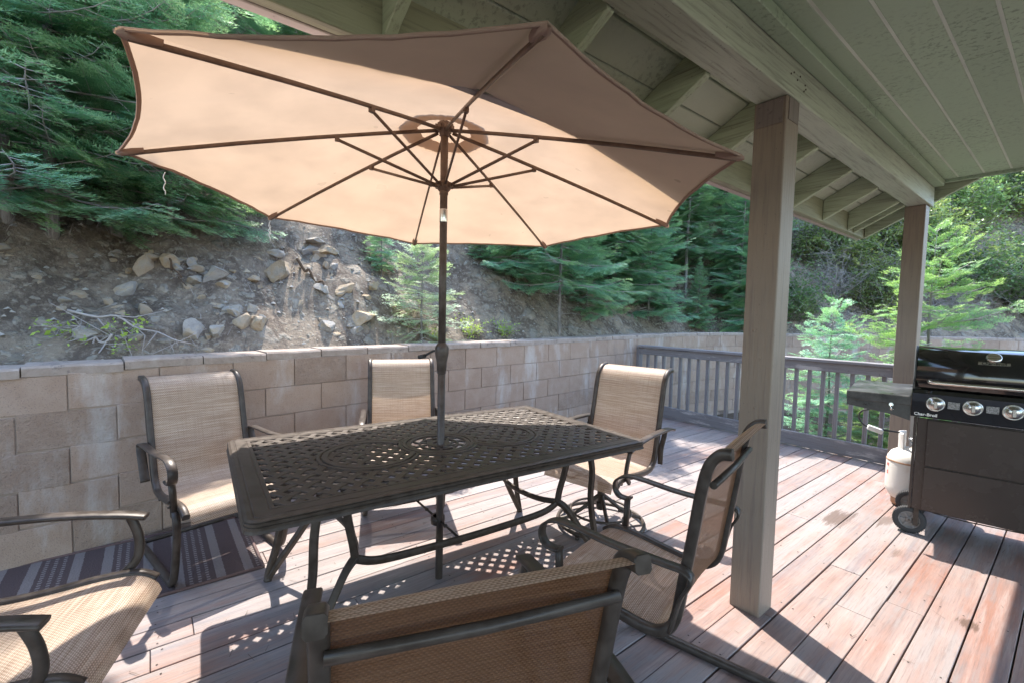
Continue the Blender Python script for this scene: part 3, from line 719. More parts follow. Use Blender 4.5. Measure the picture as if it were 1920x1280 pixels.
for k, (dx, ln) in {4: (.005, .13), 5: (.01, .10)}.items():
    p = rib(k + (0 if k == 4 else 0), RR) if k == 4 else can(4, RR, .82)
    P = [p + Vector((.004 * math.sin(i * 2.1), .004 * math.cos(i * 1.7), -.02 - ln * i / 8)) for i in range(9)]
    mb = MB(); mb.tube(spl(P, 2), .0022, 5)
    if k == 4: mb.tube(spl([p + Vector((.012 * math.sin(i), .008 * math.cos(i * 2), -.02 - ln * i / 10)) for i in range(8)], 2), .0016, 5)
    mb.build('loose_thread', M['string'], can_o)

# ------------------------------------------------------------------ chairs
def sling_sheet(S, yh, ny=14, sag=.012):
    mb = MB(); P = spl([(x, 0, z) for x, z in S], 5); L = [0]
    for a, b in zip(P, P[1:]): L.append(L[-1] + (b - a).length)
    rows = []; uv = []
    for i, p in enumerate(P):
        t = (P[min(i+1, len(P)-1)] - P[max(i-1, 0)]).normalized(); nrm = Vector((t.z, 0, -t.x)); r = []; u = []
        for j in range(ny + 1):
            f = j / ny; s = sag * 4 * f * (1 - f) * math.sin(PI * min(1, L[i] / L[-1] * 1.0)) ** .6 if 0 < i < len(P) - 1 else 0
            r.append(p + Vector((0, (2 * f - 1) * yh, 0)) + nrm * s); u.append(((2 * f - 1) * yh + 1, L[i] + 1))
        rows.append(r); uv.append(u)
    mb.grid(rows, uv); return mb
SA = [(.325, .365), (.305, .405), (.25, .432), (.15, .430), (0, .408), (-.13, .397), (-.20, .412), (-.248, .465), (-.285, .60), (-.32, .74), (-.35, .87), (-.378, .945), (-.425, .985), (-.485, .993)]
FR = [(-.011, -.016), (.011, -.016), (.016, -.010), (.016, .010), (.011, .016), (-.011, .016), (-.016, .010), (-.016, -.010)]
def make_chair(kind, label, loc, rz, S=SA, tone='frame', fwd=0, yw=1):
    t = thing('sling_chair', label, 'chair', loc, rz, 'patio sling chairs around the table'); m = M[tone]
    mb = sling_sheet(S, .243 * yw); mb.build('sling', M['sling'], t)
    fr = spl([(x, 0, z) for x, z in S[1:]], 5)
    for s in (-1, 1):
        mb = MB(); mb.sweep([p + Vector((0, s * .258 * yw, -.004)) for p in fr], FR, side=(0, 1, 0)); mb.build('side_frame', m, t)
    mb = MB(); bx, bz = S[-4]; mb.tube([(bx - .030, -.25, bz + .020), (bx - .036, 0, bz + .020), (bx - .030, .25, bz + .020)], .011, 10)
    mb.build('cross_tube', m, t)
    for P in ([(.20, -.25, .395), (.20, .25, .395)], [(-.12, -.25, .375), (-.12, .25, .375)]): mb = MB(); mb.tube(P, .010, 8); mb.build('cross_tube', m, t)
    if kind == 'sled':
        A = [(x + (fwd if x < -.25 else fwd * .6 if x < -.15 else 0), z) for x, z in [(-.235, .45), (-.285, .56), (-.315, .625), (-.29, .650), (-.20, .652), (0, .655), (.14, .668), (.22, .668), (.272, .64), (.282, .60), (.262, .568), (.225, .562), (.20, .568)]]
        for s in (-1, 1):
            mb = MB(); mb.bar(spl(xz(A, s * (.302 - .02 * (yw < 1))), 6), .042, .010, (0, 1, 0)); mb.bar([(.213, s * (.292 - .02 * (yw < 1)), .566), (.213, s * (.287 - .02 * (yw < 1)), .50), (.215, s * (.284 - .02 * (yw < 1)), .39)], .030, .024, (0, 1, 0))
            mb.lathe([(0, .004), (.006, .003), (.007, 0)], (.229, s * .287, .47), 8, Matrix.Rotation(PI/2, 3, 'Y')); mb.lathe([(0, .004), (.006, .003), (.007, 0)], (.229, s * .287, .445), 8, Matrix.Rotation(PI/2, 3, 'Y'))
            mb.build('armrest', m, t)
            mb = MB(); P = [(.205, .41), (.245, .37), (.235, .25), (.20, .12), (.165, .045), (.12, .018), (.04, .0165), (-.20, .0165), (-.44, .0165)]
            mb.sweep(spl(xz(P, s * .262), 6), [(-.014, -.014), (0, -.0165), (.014, -.014), (.0165, 0), (.014, .014), (0, .0165), (-.014, .014), (-.0165, 0)], side=(0, 1, 0)); mb.build('sled_leg', m, t)
        mb = MB(); mb.tube(spl([(-.42, -.262, .0165), (-.475, -.25, .0165), (-.485, -.20, .0165), (-.485, .20, .0165), (-.475, .25, .0165), (-.42, .262, .0165)], 5), .015, 10); mb.build('rear_crossbar', m, t)
    else:
        A = [(-.40, .635), (-.36, .645), (-.28, .652), (-.12, .655), (.05, .650), (.19, .634), (.262, .620)]
        for s in (-1, 1):
            mb = MB(); mb.bar(spl(xz(A, s * .312), 6), .050, .016, (0, 1, 0)); mb.bar(spl(xz([(-.33, .645), (-.315, .60), (-.27, .52), (-.262, .42)], s * .292), 5), .034, .012, (0, 1, 0))
            mb.bar(spl([(.215, s * .305, .625), (.240, s * .300, .55), (.235, s * .29, .47), (.175, s * .283, .405)], 6), .020, .030, (0, 1, 0)); mb.build('armrest', m, t)
        mb = MB(); mb.box((0, 0, .345), (.20, .26, .02))
        for s in (-1, 1):
            mb.tube(spl([(.11, s * .10, .345), (.17, s * .13, .33), (.20, s * .16, .36), (.20, s * .17, .39)], 4), .008, 6); mb.tube(spl([(-.11, s * .10, .345), (-.14, s * .14, .345), (-.13, s * .2, .37)], 4), .008, 6)
        mb.build('spring_plate', m, t)
        mb = MB(); mb.tube([(0, 0, .34), (0, 0, .12)], .026, 16); mb.lathe([(.026, .16), (.031, .155), (.031, .11), (.02, .105), (0, .105)], (0, 0, 0), 16); mb.build('swivel_column', m, t)
        for k in range(4):
            a = R(45 + 90 * k); c, s = math.cos(a), math.sin(a); mb = MB()
            mb.tube(spl([(c * .02, s * .02, .20), (c * .06, s * .06, .17), (c * .13, s * .13, .11), (c * .22, s * .22, .06), (c * .275, s * .275, .045)], 5), .013, 8); mb.build('swivel_leg', m, t)
        mb = MB(); mb.tube([(.285 * math.cos(R(i * 10)), .285 * math.sin(R(i * 10)), .030) for i in range(36)], .013, 8, closed=True)
        mb.tube([(.20 * math.cos(R(i * 10)), .20 * math.sin(R(i * 10)), .10) for i in range(36)], .008, 6, closed=True)
        for k in range(4): a = R(90 * k); mb.lathe([(0, 0), (.014, 0), (.014, .02), (0, .02)], (.285 * math.cos(a), .285 * math.sin(a), 0), 10)
        mb.build('swivel_ring', m, t)
    return t
SB = [(x, z + (0 if z < .5 else (z - .5) * .09)) for x, z in SA]
SC = [(x if z < .5 and x > 0 else x * .80 if z < .5 else -.198 + (x + .248) * .60, z + (0 if z < .5 else (z - .5) * .05)) for x, z in SA]
make_chair('sled', 'golden sling chair with curled arms against the block wall, standing on the striped rug', (-2.96, .285, 0), R(12), yw=.925)
make_chair('sled', 'sling chair pushed in behind the table, between table and block wall', (-3.02, 1.42, 0), R(-22), [(x, z + (0 if z < .5 else (z - .5) * .05)) for x, z in SA], yw=.93)
make_chair('swivel', 'swivel sling chair with round ring base at the far end of the table', (-1.965, 2.36, 0), R(-79), SB)
make_chair('sled', 'tan sling chair with looped arms and sled base in front of the near porch post', (-.995, 1.475, 0), R(193), SC, fwd=.06)
SD = SA[:-3] + [(-.372, .942), (-.398, .974), (-.440, .984)]
make_chair('swivel', 'chair nearest the camera seen from behind, with dark brown back and crossbar', (-.944, .55, 0), R(161), SD)
make_chair('swivel', 'sling chair at the left edge with its pale seat facing away, backrest out of frame', (-1.925, -.37, 0), R(72))

# ------------------------------------------------------------------ grill
GR = thing('gas_grill', 'black gas grill on wheeled cart with chrome knobs at the right edge', 'grill', (-.68, 3.9, 0), R(9))
W = 1.0
mb = MB(); mb.mm(.035, W - .05, .05, .055 + .012, .175, .785); mb.build('front_panel', M['door'], GR, .003)
mb = MB(); mb.mm(.085, W - .06, .036, .048, .475, .778); mb.build('upper_door', M['door'], GR, .003)
mb = MB(); mb.mm(.085, W - .06, .036, .048, .18, .468); mb.build('lower_door', M['door'], GR, .003)
mb = MB(); mb.mm(.018, .033, .05, .50, .17, .785); mb.mm(W - .05, W - .035, .05, .50, .17, .785); mb.mm(.035, W - .05, .07, .50, .17, .185); mb.build('side_panels', M['door'], GR, .002)
mb = MB(); mb.prism([(0, .798), (.10, .795), (.12, .978), (.015, .978), (-.008, .955), (-.008, .90)], 'x', 0, W); mb.build('control_panel', M['gloss'], GR, .003)
mb = MB(); mb.mm(.03, W - .03, .12, .50, .78, .965); mb.build('firebox', M['gloss'], GR)
mb = MB(); lid = [(.02, .985), (.005, 1.05), (.012, 1.12), (.035, 1.175), (.075, 1.215), (.14, 1.24), (.24, 1.25), (.36, 1.235), (.45, 1.18), (.48, 1.08), (.48, .985)]
P3 = [(p.x, p.y) for p in spl([(a, b, 0) for a, b in lid], 4)]
mb.prism(P3, 'x', .012, W - .012); o = mb.build('lid', M['gloss'], GR, .004)
for p in o.data.polygons: p.use_smooth = abs(p.normal.x) < .5
lid_o = o
mb = MB(); mb.mm(.0, .011, .0, .49, .98, 1.02); mb.prism([(a * 1.0, b) for a, b in P3], 'x', .004, .0115); mb.build('lid_end_cap', M['dusty'], lid_o)
mb = MB(); mb.tube(spl([(.085, .01, 1.035), (.080, -.035, 1.035), (.10, -.055, 1.033), (.20, -.058, 1.032), (.5, -.058, 1.032), (.8, -.058, 1.032), (.9, -.055, 1.033), (.92, -.035, 1.035), (.915, .01, 1.035)], 5), .0125, 12); mb.build('lid_handle', M['steel'], lid_o)
mb = MB(); RX = Matrix.Rotation(R(50), 3, 'X'); mb.lathe([(0, .012), (.028, .011), (.034, .006), (.036, 0), (.036, -.01)], (.36, .055, 1.203), 20, RX); mb.build('thermometer', M['steel'], lid_o)
for i in range(5):
    kx = .115 + .168 * i; kn = MB(); RXk = Matrix.Rotation(R(90), 3, 'X'); c = (kx, -.008, .893)
    kn.lathe([(.047, 0), (.047, .006), (.042, .010), (.038, .007), (.034, .014), (.028, .017)], c, 28, RXk); kn.m = 0
    kn.lathe([(.029, .012), (.028, .024), (.023, .028), (0, .028)], c, 24, RXk)
    kn.box((kx, -.044, .893), (.017, .024, .046)); k_ = kn.build('burner_knob', M['chrome'], GR, .003, 2)
for i in range(4): x = .172 + .168 * i; mb = MB(); mb.mm(x, x + .054, -.0105, -.0085, .872, .915); mb.build('panel_decal', M['decal'], GR)
mb = MB(); mb.prism([(-.01, .925), (-.008, .865), (.02, .862), (.035, .895), (.035, .912), (.66, .918), (.67, .938)], 'x', -.345, -.002); mb.build('side_shelf', M['dusty'], GR, .004)
mb = MB(); mb.prism([(-.342, .872), (-.342, .825), (-.09, .790), (-.001, .765), (-.001, .872)], 'y', .0, .012); mb.build('shelf_apron', M['dusty'], GR, .002)
mb = MB(); mb.tube([(-.10, -.002, .858), (-.10, -.03, .862)], .012, 12); mb.tube(spl([(-.10, -.028, .86), (-.10, -.045, .845), (-.095, -.042, .83), (-.085, -.03, .832)], 4), .006, 8); mb.build('tool_hook', M['chrome'], GR)
mb = MB(); mb.prism([(-.01, .925), (-.008, .865), (.02, .862), (.035, .895), (.035, .905), (.46, .905), (.47, .925)], 'x', W + .002, W + .34); mb.build('side_shelf', M['dusty'], GR, .004)
for y, wx in ((.12, -.012), (.42, -.012)):
    w_ = MB(); Mx = Matrix.Rotation(R(90), 3, 'Y') ; RXw = Matrix.Rotation(R(90), 3, 'X')
    c = (.03, .075, .087) if y < .2 else (.03, .46, .087)
    w_.lathe([(.058, -.018), (.078, -.020), (.086, -.015), (.087, 0), (.086, .015), (.078, .020), (.058, .018)], c, 40, RXw)
    for i in range(44):
        a = 2 * PI * i / 44; w_.box((c[0] + .0865 * math.cos(a), c[1], c[2] + .0865 * math.sin(a)), (.004, .034, .006), Matrix.Rotation(-a, 3, 'Y'))
    tyre = w_.build('wheel', M['rubber'], GR)
    s_ = MB(); s_.lathe([(.0, -.017), (.018, -.017), (.020, -.012), (.020, .012), (0, .012)], c, 20, RXw); s_.lathe([(.050, -.017), (.058, -.017), (.0605, 0), (.058, .014), (.050, .014), (.050, -.017)], c, 36, RXw)
    for i in range(6):
        a = 2 * PI * i / 6; s_.box((c[0] + .036 * math.cos(a), c[1] - .004, c[2] + .036 * math.sin(a)), (.034, .016, .011), Matrix.Rotation(-a, 3, 'Y'))
    s_.lathe([(.018, .004), (.052, .004)], c, 24, RXw); s_.build('hub', M['wheel'], tyre)
mb = MB(); mb.tube([(.03, .06, .087), (.03, .48, .087)], .006, 8); mb.mm(.05, .075, .05, .09, .06, .18); mb.tube(spl([(.08, .1, .17), (.3, .2, .12), (W - .1, .3, .11)], 4), .004, 6); mb.build('axle', M['frame'], GR)
for x in (W - .08,):
    for y in (.09, .46): mb = MB(); mb.lathe([(0, 0), (.025, 0), (.025, .05), (.01, .06), (.01, .17), (0, .17)], (x, y, 0), 12); mb.build('caster', M['rubber'], GR)
def text(body, size, name, mat, parent, loc, rot, ext=.0008, sx=1.0):
    cu = bpy.data.curves.new(name, 'FONT'); cu.body = body; cu.size = size; cu.extrude = ext; cu.align_x = 'CENTER'; cu.align_y = 'CENTER'; cu.offset = size * .02
    o = bpy.data.objects.new(name, cu); C.objects.link(o); bpy.context.view_layer.update()
    me = bpy.data.meshes.new_from_object(o.evaluated_get(bpy.context.evaluated_depsgraph_get())); bpy.data.objects.remove(o)
    me.materials.clear(); me.materials.append(mat); q = bpy.data.objects.new(name, me); C.objects.link(q); q.parent = parent; q.location = loc; q.rotation_euler = rot; q.scale = (sx, 1, 1); return q
text('Char-Broil', .026, 'panel_lettering', M['letter'], GR, (.072, -.0055, .818), (R(87), 0, 0), sx=1.0)
mb = MB(); Mp = Matrix.Rotation(R(50), 3, 'X'); mb.box((.36, .031, 1.168), (.135, .018, .003), Matrix.Rotation(R(62), 3, 'X')); bd = mb.build('lid_badge', M['steel'], lid_o)
text('Char-Broil', .0235, 'badge_lettering', M['gloss'], bd, (.36, .0282, 1.169), (R(62), 0, 0), .001, 1.05)

# propane tank and hose
PT = thing('propane_tank', 'dirty white propane tank under the left shelf of the grill', 'gas tank', (-.765, 4.54, -.045))
mb = MB(); mb.lathe([(.0, .085), (.06, .09), (.12, .115), (.146, .16), (.15, .20), (.15, .38), (.146, .42), (.125, .46), (.08, .49), (.03, .50), (0, .50)], (0, 0, 0), 32); mb.build('cylinder', M['tank'], PT)
mb = MB(); mb.lathe([(.1505, .392), (.1525, .395), (.1525, .402), (.1505, .405)], (0, 0, 0), 32); mb.build('weld_seam', M['rust'], PT); mb = MB(); mb.lathe([(.10, .06), (.108, .06), (.11, .10), (.118, .118), (.10, .115)], (0, 0, 0), 28); mb.build('foot_ring', M['rust'], PT)
for a0, a1 in ((-50, 60), (130, 240)):
    mb = MB(); rows = []
    for i in range(13):
        a = R(a0 + (a1 - a0) * i / 12); rows.append([(r * math.cos(a), r * math.sin(a), z) for r, z in ((.085, .485), (.088, .60), (.088, .615), (.082, .615), (.080, .60), (.079, .485))])
    mb.grid(rows); mb.build('collar', M['white'], PT)
mb = MB(); mb.tube([(0, 0, .49), (0, 0, .555)], .018, 10); mb.lathe([(0, .0), (.028, .0), (.030, .008), (.028, .02), (0, .022)], (0, 0, .555), 14); mb.build('valve', M['chrome'], PT)
for i, (ch, z) in enumerate((('H', .36), ('S', .30))):
    text(ch, .035, 'red_marking', M['red'], PT, (-.1505 * math.cos(R(35)), -.1505 * math.sin(R(35)) , z), (R(90), 0, R(-55)), .0006)
hose = MB(); hose.tube(spl([(-.83, 4.44, .575), (-.90, 4.38, .585), (-1.0, 4.32, .60), (-1.045, 4.28, .66), (-1.02, 4.24, .73), (-.90, 4.20, .775), (-.80, 4.18, .79)], 8), .006, 8)
h_ = thing('gas_hose', 'thin black gas hose with white plastic sleeve arching from the tank valve to the grill', 'hose', (0, 0, 0)); hose.build('tubing', M['rubber'], h_)
mb = MB(); mb.box((-.955, 4.33, .588), (.10, .035, .035), Matrix.Rotation(R(20), 3, 'Y') @ Matrix.Rotation(R(25), 3, 'Z')); mb.build('sleeve', M['white'], h_, .006, 2)

# ------------------------------------------------------------------ rocks
def make_rock(name, px, py, wpx, hpx, label, mat, sd, group=None, flat=.75):
    p = at(px, py); depth = (p - Vector((0, 0, CH))).dot(fw); w = wpx * depth / FPX; h = hpx * depth / FPX
    rnd = random.Random(sd); import bmesh
    bm = bmesh.new(); bmesh.ops.create_icosphere(bm, subdivisions=3 if wpx > 26 else 2, radius=.5)
    cuts = [(Vector((rnd.gauss(0, 1), rnd.gauss(0, 1), rnd.gauss(0, 1))).normalized(), rnd.uniform(.17, .36)) for _ in range(12)]
    for v in bm.verts:
        for n_, d_ in cuts:
            k = v.co.dot(n_)
            if k > d_: v.co -= n_ * (k - d_)
        v.co *= 1 + .10 * noise.noise(v.co * 5 + Vector((sd, 0, 0)))
    me = bpy.data.meshes.new(name); bm.to_mesh(me); bm.free(); me.materials.append(mat)
    xs_ = [v.co for v in me.vertices]; ex = max(abs(c.y) for c in xs_) * 2; ez = max(abs(c.z) for c in xs_) * 2
    o = bpy.data.objects.new(name, me); C.objects.link(o)
    o.location = p + Vector((.02 * w, 0, -.02 * h)); o.scale = (flat * w * 1.15, w / ex, h / ez); o.rotation_euler = (rnd.uniform(-.15, .15), rnd.uniform(-.2, .2), R(38) + rnd.uniform(-.3, .3))
    tag(o, label, 'rock', group); return o
big = [(530, 512, 88, 56, 'largest tan boulder on the bank, below the umbrella edge', 't'), (512, 478, 48, 20, 'flat grey slab lying on top of the largest boulder', 'g'), (484, 485, 26, 12, 'small tan stone tucked left of the flat grey slab', 't'), (556, 490, 30, 16, 'grey stone at the upper right corner of the largest boulder', 'g'),
       (275, 500, 60, 48, 'tan blocky boulder under the dark fir on the left bank', 't'), (290, 484, 42, 18, 'leaning brown slab above the tan blocky boulder', 't'), (226, 526, 32, 26, 'rounded tan rock left of the blocky boulder', 't'), (247, 512, 24, 20, 'tan rock wedged between two bigger tan rocks', 't'),
       (405, 515, 52, 36, 'pale angular boulder in mid bank with a sharp lower edge', 'g'), (391, 481, 28, 18, 'pale small rock above the angular boulder', 'g'), (594, 454, 54, 17, 'long flat grey rock high on the bank, just under the canopy', 'g'), (22, 484, 30, 18, 'pale tan rock at the far left edge of the bank', 't'),
       (364, 628, 52, 66, 'tall grey pointed boulder standing just behind the wall', 'g'), (404, 622, 38, 36, 'squarish grey boulder right of the tall pointed one', 'g'), (462, 608, 54, 46, 'buff boulder half buried behind the wall, right of the squarish one', 't'), (472, 578, 24, 20, 'pale block stone perched above the half buried boulder', 'g'),
       (176, 628, 88, 46, 'broad blue grey boulder behind the dead branches', 'g'), (96, 655, 26, 22, 'grey stone close to the yellow green weed', 'g'), (110, 644, 22, 16, 'small brown stone left of the broad boulder', 't'), (388, 655, 30, 18, 'buff rock at the foot of the pointed boulder', 't'),
       (545, 583, 30, 28, 'buff rock on the lower bank left of two round cobbles', 't'), (562, 574, 18, 24, 'upright buff rock leaning on its neighbour', 't'), (566, 590, 13, 12, 'small bluish cobble below the upright buff rock', 'g'), (600, 608, 36, 20, 'buff flat rock beside the dry grass', 't'),
       (624, 498, 24, 18, 'bluish rounded rock high on the bank, right of the largest boulder', 'g'), (280, 562, 36, 20, 'low buff rock in the middle of the left bank', 't'), (84, 527, 16, 14, 'small cream rock alone on the left bank', 't'), (680, 582, 14, 12, 'round grey cobble left of the umbrella pole', 'g'),
       (420, 420, 20, 12, 'light rock near the top of the bank under the fir branches', 'g'), (345, 490, 44, 24, 'brownish weathered rock right of the leaning slab', 't'), (570, 655, 22, 30, 'grey rock just above the wall cap', 'g'), (408, 577, 30, 16, 'pale half buried rock above the squarish boulder', 'g'),
       (128, 565, 38, 18, 'dull grey rock low on the left bank', 'g'), (15, 585, 30, 22, 'dull grey boulder at the left edge above the wall', 'g'), (700, 540, 40, 26, 'brown rock right of the bank centre, left of the umbrella pole', 't'), (735, 570, 26, 16, 'brown rock directly behind the umbrella pole', 't')]
for i, (x, y, w, h, l, m) in enumerate(big):
    make_rock('boulder' if w > 40 else 'rock', x, y, w, h, l, M['rock_tan' if m == 't' else 'rock_grey'], i + 3)
small = 0; rs = random.Random(5)
for i in range(95):
    x, y = rs.uniform(0, 780), rs.uniform(455, 655); w = rs.uniform(14, 62) * rs.uniform(.6, 1)
    make_rock('boulder', x, y, w, w * rs.uniform(.5, .85), 'half buried angular rock in the cut dirt bank', M[rs.choice(['rock_tan', 'rock_grey'])], 400 + i, 'half buried rocks in the dirt bank')
while small < 130:
    x, y = rs.uniform(0, 760), rs.uniform(450, 650)
    w = rs.choice([7, 8, 9, 11, 13, 16, 20, 24]); make_rock('stone', x, y, w, w * rs.uniform(.6, .9), 'small pale stone embedded in the bare dirt bank', M[rs.choice(['rock_tan', 'rock_grey'])], 100 + small, 'small stones in the dirt bank'); small += 1
# gravel: countless bits
V = []; F = []; mi = []
for i in range(2600):
    s = rs.uniform(3, 19); d = rs.uniform(.3, 4.2); p, _, nn = along(s); q = p + nn * d; z = hz(q.x, q.y, d); r = rs.uniform(.008, .028) * (1 if rs.random() < .9 else 1.7); b = len(V)
    a = rs.uniform(0, 6)
    for x, y, zz in ((1, 0, 0), (-.3, .9, .1), (-.9, -.6, 0), (.1, .1, .9), (.4, -.7, .3)):
        V.append((q.x + r * (x * math.cos(a) - y * math.sin(a)), q.y + r * (x * math.sin(a) + y * math.cos(a)), z + r * (zz - .1) * .9))
    F += [(b, b+1, b+3), (b+1, b+2, b+3), (b+2, b+4, b+3), (b+4, b, b+3)]
me = bpy.data.meshes.new('gravel'); me.from_pydata(V, [], F); me.materials.append(M['rock_grey']); o = bpy.data.objects.new('gravel', me); C.objects.link(o); tag(o, 'loose gravel and dirt clods over the bank', 'gravel', kind='stuff')

# ------------------------------------------------------------------ vegetation (numpy triangle soups)
def np_mesh(name, verts, tris, mats, midx=None):
    me = bpy.data.meshes.new(name); n = len(tris)
    me.vertices.add(len(verts)); me.vertices.foreach_set('co', verts.astype(np.float32).ravel())
    me.loops.add(n * 3); me.loops.foreach_set('vertex_index', tris.astype(np.int32).ravel())
    me.polygons.add(n); me.polygons.foreach_set('loop_start', np.arange(0, n * 3, 3, dtype=np.int32)); me.polygons.foreach_set('loop_total', np.full(n, 3, dtype=np.int32))
    for m in mats: me.materials.append(m)
    if midx is not None: me.polygons.foreach_set('material_index', midx.astype(np.int32))
    me.update(calc_edges=True); return me
def sticks(segs):
    """thin 3-sided sticks from [(a,b,ra,rb)]"""
    A = np.array([s[0] for s in segs]); B = np.array([s[1] for s in segs]); ra = np.array([s[2] for s in segs]); rb = np.array([s[3] for s in segs])
    t = B - A; t /= np.linalg.norm(t, axis=1)[:, None] + 1e-9; ref = np.where(np.abs(t[:, 2:3]) > .9, np.array([[1., 0, 0]]), np.array([[0, 0, 1.]]))
    u = np.cross(t, ref); u /= np.linalg.norm(u, axis=1)[:, None]; w = np.cross(t, u); vs = []
    for P, r in ((A, ra), (B, rb)):
        for k in range(3):
            a = 2 * PI * k / 3; vs.append(P + (u * math.cos(a) + w * math.sin(a)) * r[:, None])
    V = np.stack(vs, 1).reshape(-1, 3); n = len(segs); base = np.arange(n)[:, None] * 6
    T = []
    for k in range(3):
        j = (k + 1) % 3; T += [[k, j, 3 + j], [k, 3 + j, 3 + k]]
    return V, (base[:, :, None] + np.array(T)[None]).reshape(-1, 3)
def fir_branch(L, seed, nl=.032):
    """a layered fir spray along +x: axis, side branchlets, needle-bearing twigs -> (inner tris, tip tris, sticks)"""
    rg = np.random.default_rng(seed); N = [[], []]; S = []; ph = rg.uniform(0, 6)
    def axis(t): return np.array([L * t, L * .035 * math.sin(t * 5 + ph), L * (-.26 * t * (1 - t) + .03 * t ** 3)])
    for i in range(6): S.append((axis(i / 6), axis((i + 1) / 6), .008 * L * (1 - i / 6) + .002, .008 * L * (1 - (i + 1) / 6) + .0015))
    def needles(p, d, l, tip):
        k = max(3, int(l / .0155)); tt = ((np.arange(k) + rg.random(k)) / k)[:, None]; w = d * .0042
        side0 = np.array([-d[1], d[0], 0]); side0 /= np.linalg.norm(side0) + 1e-6
        for s in (-1, 1):
            ang = rg.uniform(.8, 1.2, k)[:, None]; nd = d * np.cos(ang) + side0 * s * np.sin(ang); nd[:, 2] += rg.uniform(-.15, .45, k); ln = nl * rg.uniform(.75, 1.2, k)[:, None]
            P = p + d * l * tt; N[tip].append(np.stack([P - w, P + w, P + nd * ln + w * .3], 1))
    n = max(4, int(L / .085))
    for i in range(n + 1):
        t = min(.97, .12 + .86 * (i + rg.uniform(-.2, .2)) / n) if i else .12
        for s in (-1, 1):
            if rg.random() < .08: continue
            l = (L * .40 * (1 - t) ** .8 * min(1, .4 + t * 2) + .06) * rg.uniform(.75, 1.15); a = R(rg.uniform(46, 62)) * s; zs = rg.uniform(-.30, .08)
            d = np.array([math.cos(a), math.sin(a), zs]); d /= np.linalg.norm(d); p = axis(max(t, .03)); S.append((p, p + d * l, .0028, .001))
            m = max(1, int(l / .042))
            for j in range(m):
                q = .15 + .85 * (j + .5) / m
                for s2 in (-1, 1):
                    l2 = (.26 * l * (1 - q) ** .5 + .045) * rg.uniform(.7, 1.2); a2 = a + s2 * R(rg.uniform(40, 58)); d2 = np.array([math.cos(a2), math.sin(a2), zs + rg.uniform(-.22, .12)]); d2 /= np.linalg.norm(d2)
                    needles(p + d * l * q, d2, l2, int(q > .72 or t > .86))
            needles(p + d * l * .25, d, l * .80, 0); needles(p + d * l * .8, d, l * .25 + .02, 1)
    needles(axis(.93), np.array([1., 0, .05]), L * .09 + .04, 1)
    f = lambda a: np.concatenate(a).reshape(-1, 3, 3) if a else np.zeros((0, 3, 3))
    return f(N[0]), f(N[1]), S
BR = {}
def branch(l, rg, nl):
    c = min((.18, .32, .5, .75, 1.05, 1.45), key=lambda v: abs(v - l)); key = (c, nl)
    if key not in BR: BR[key] = [fir_branch(c, int(c * 100) + i, nl) for i in range(4 if c < 1 else 3)]
    return BR[key][rg.integers(len(BR[key]))], l / c
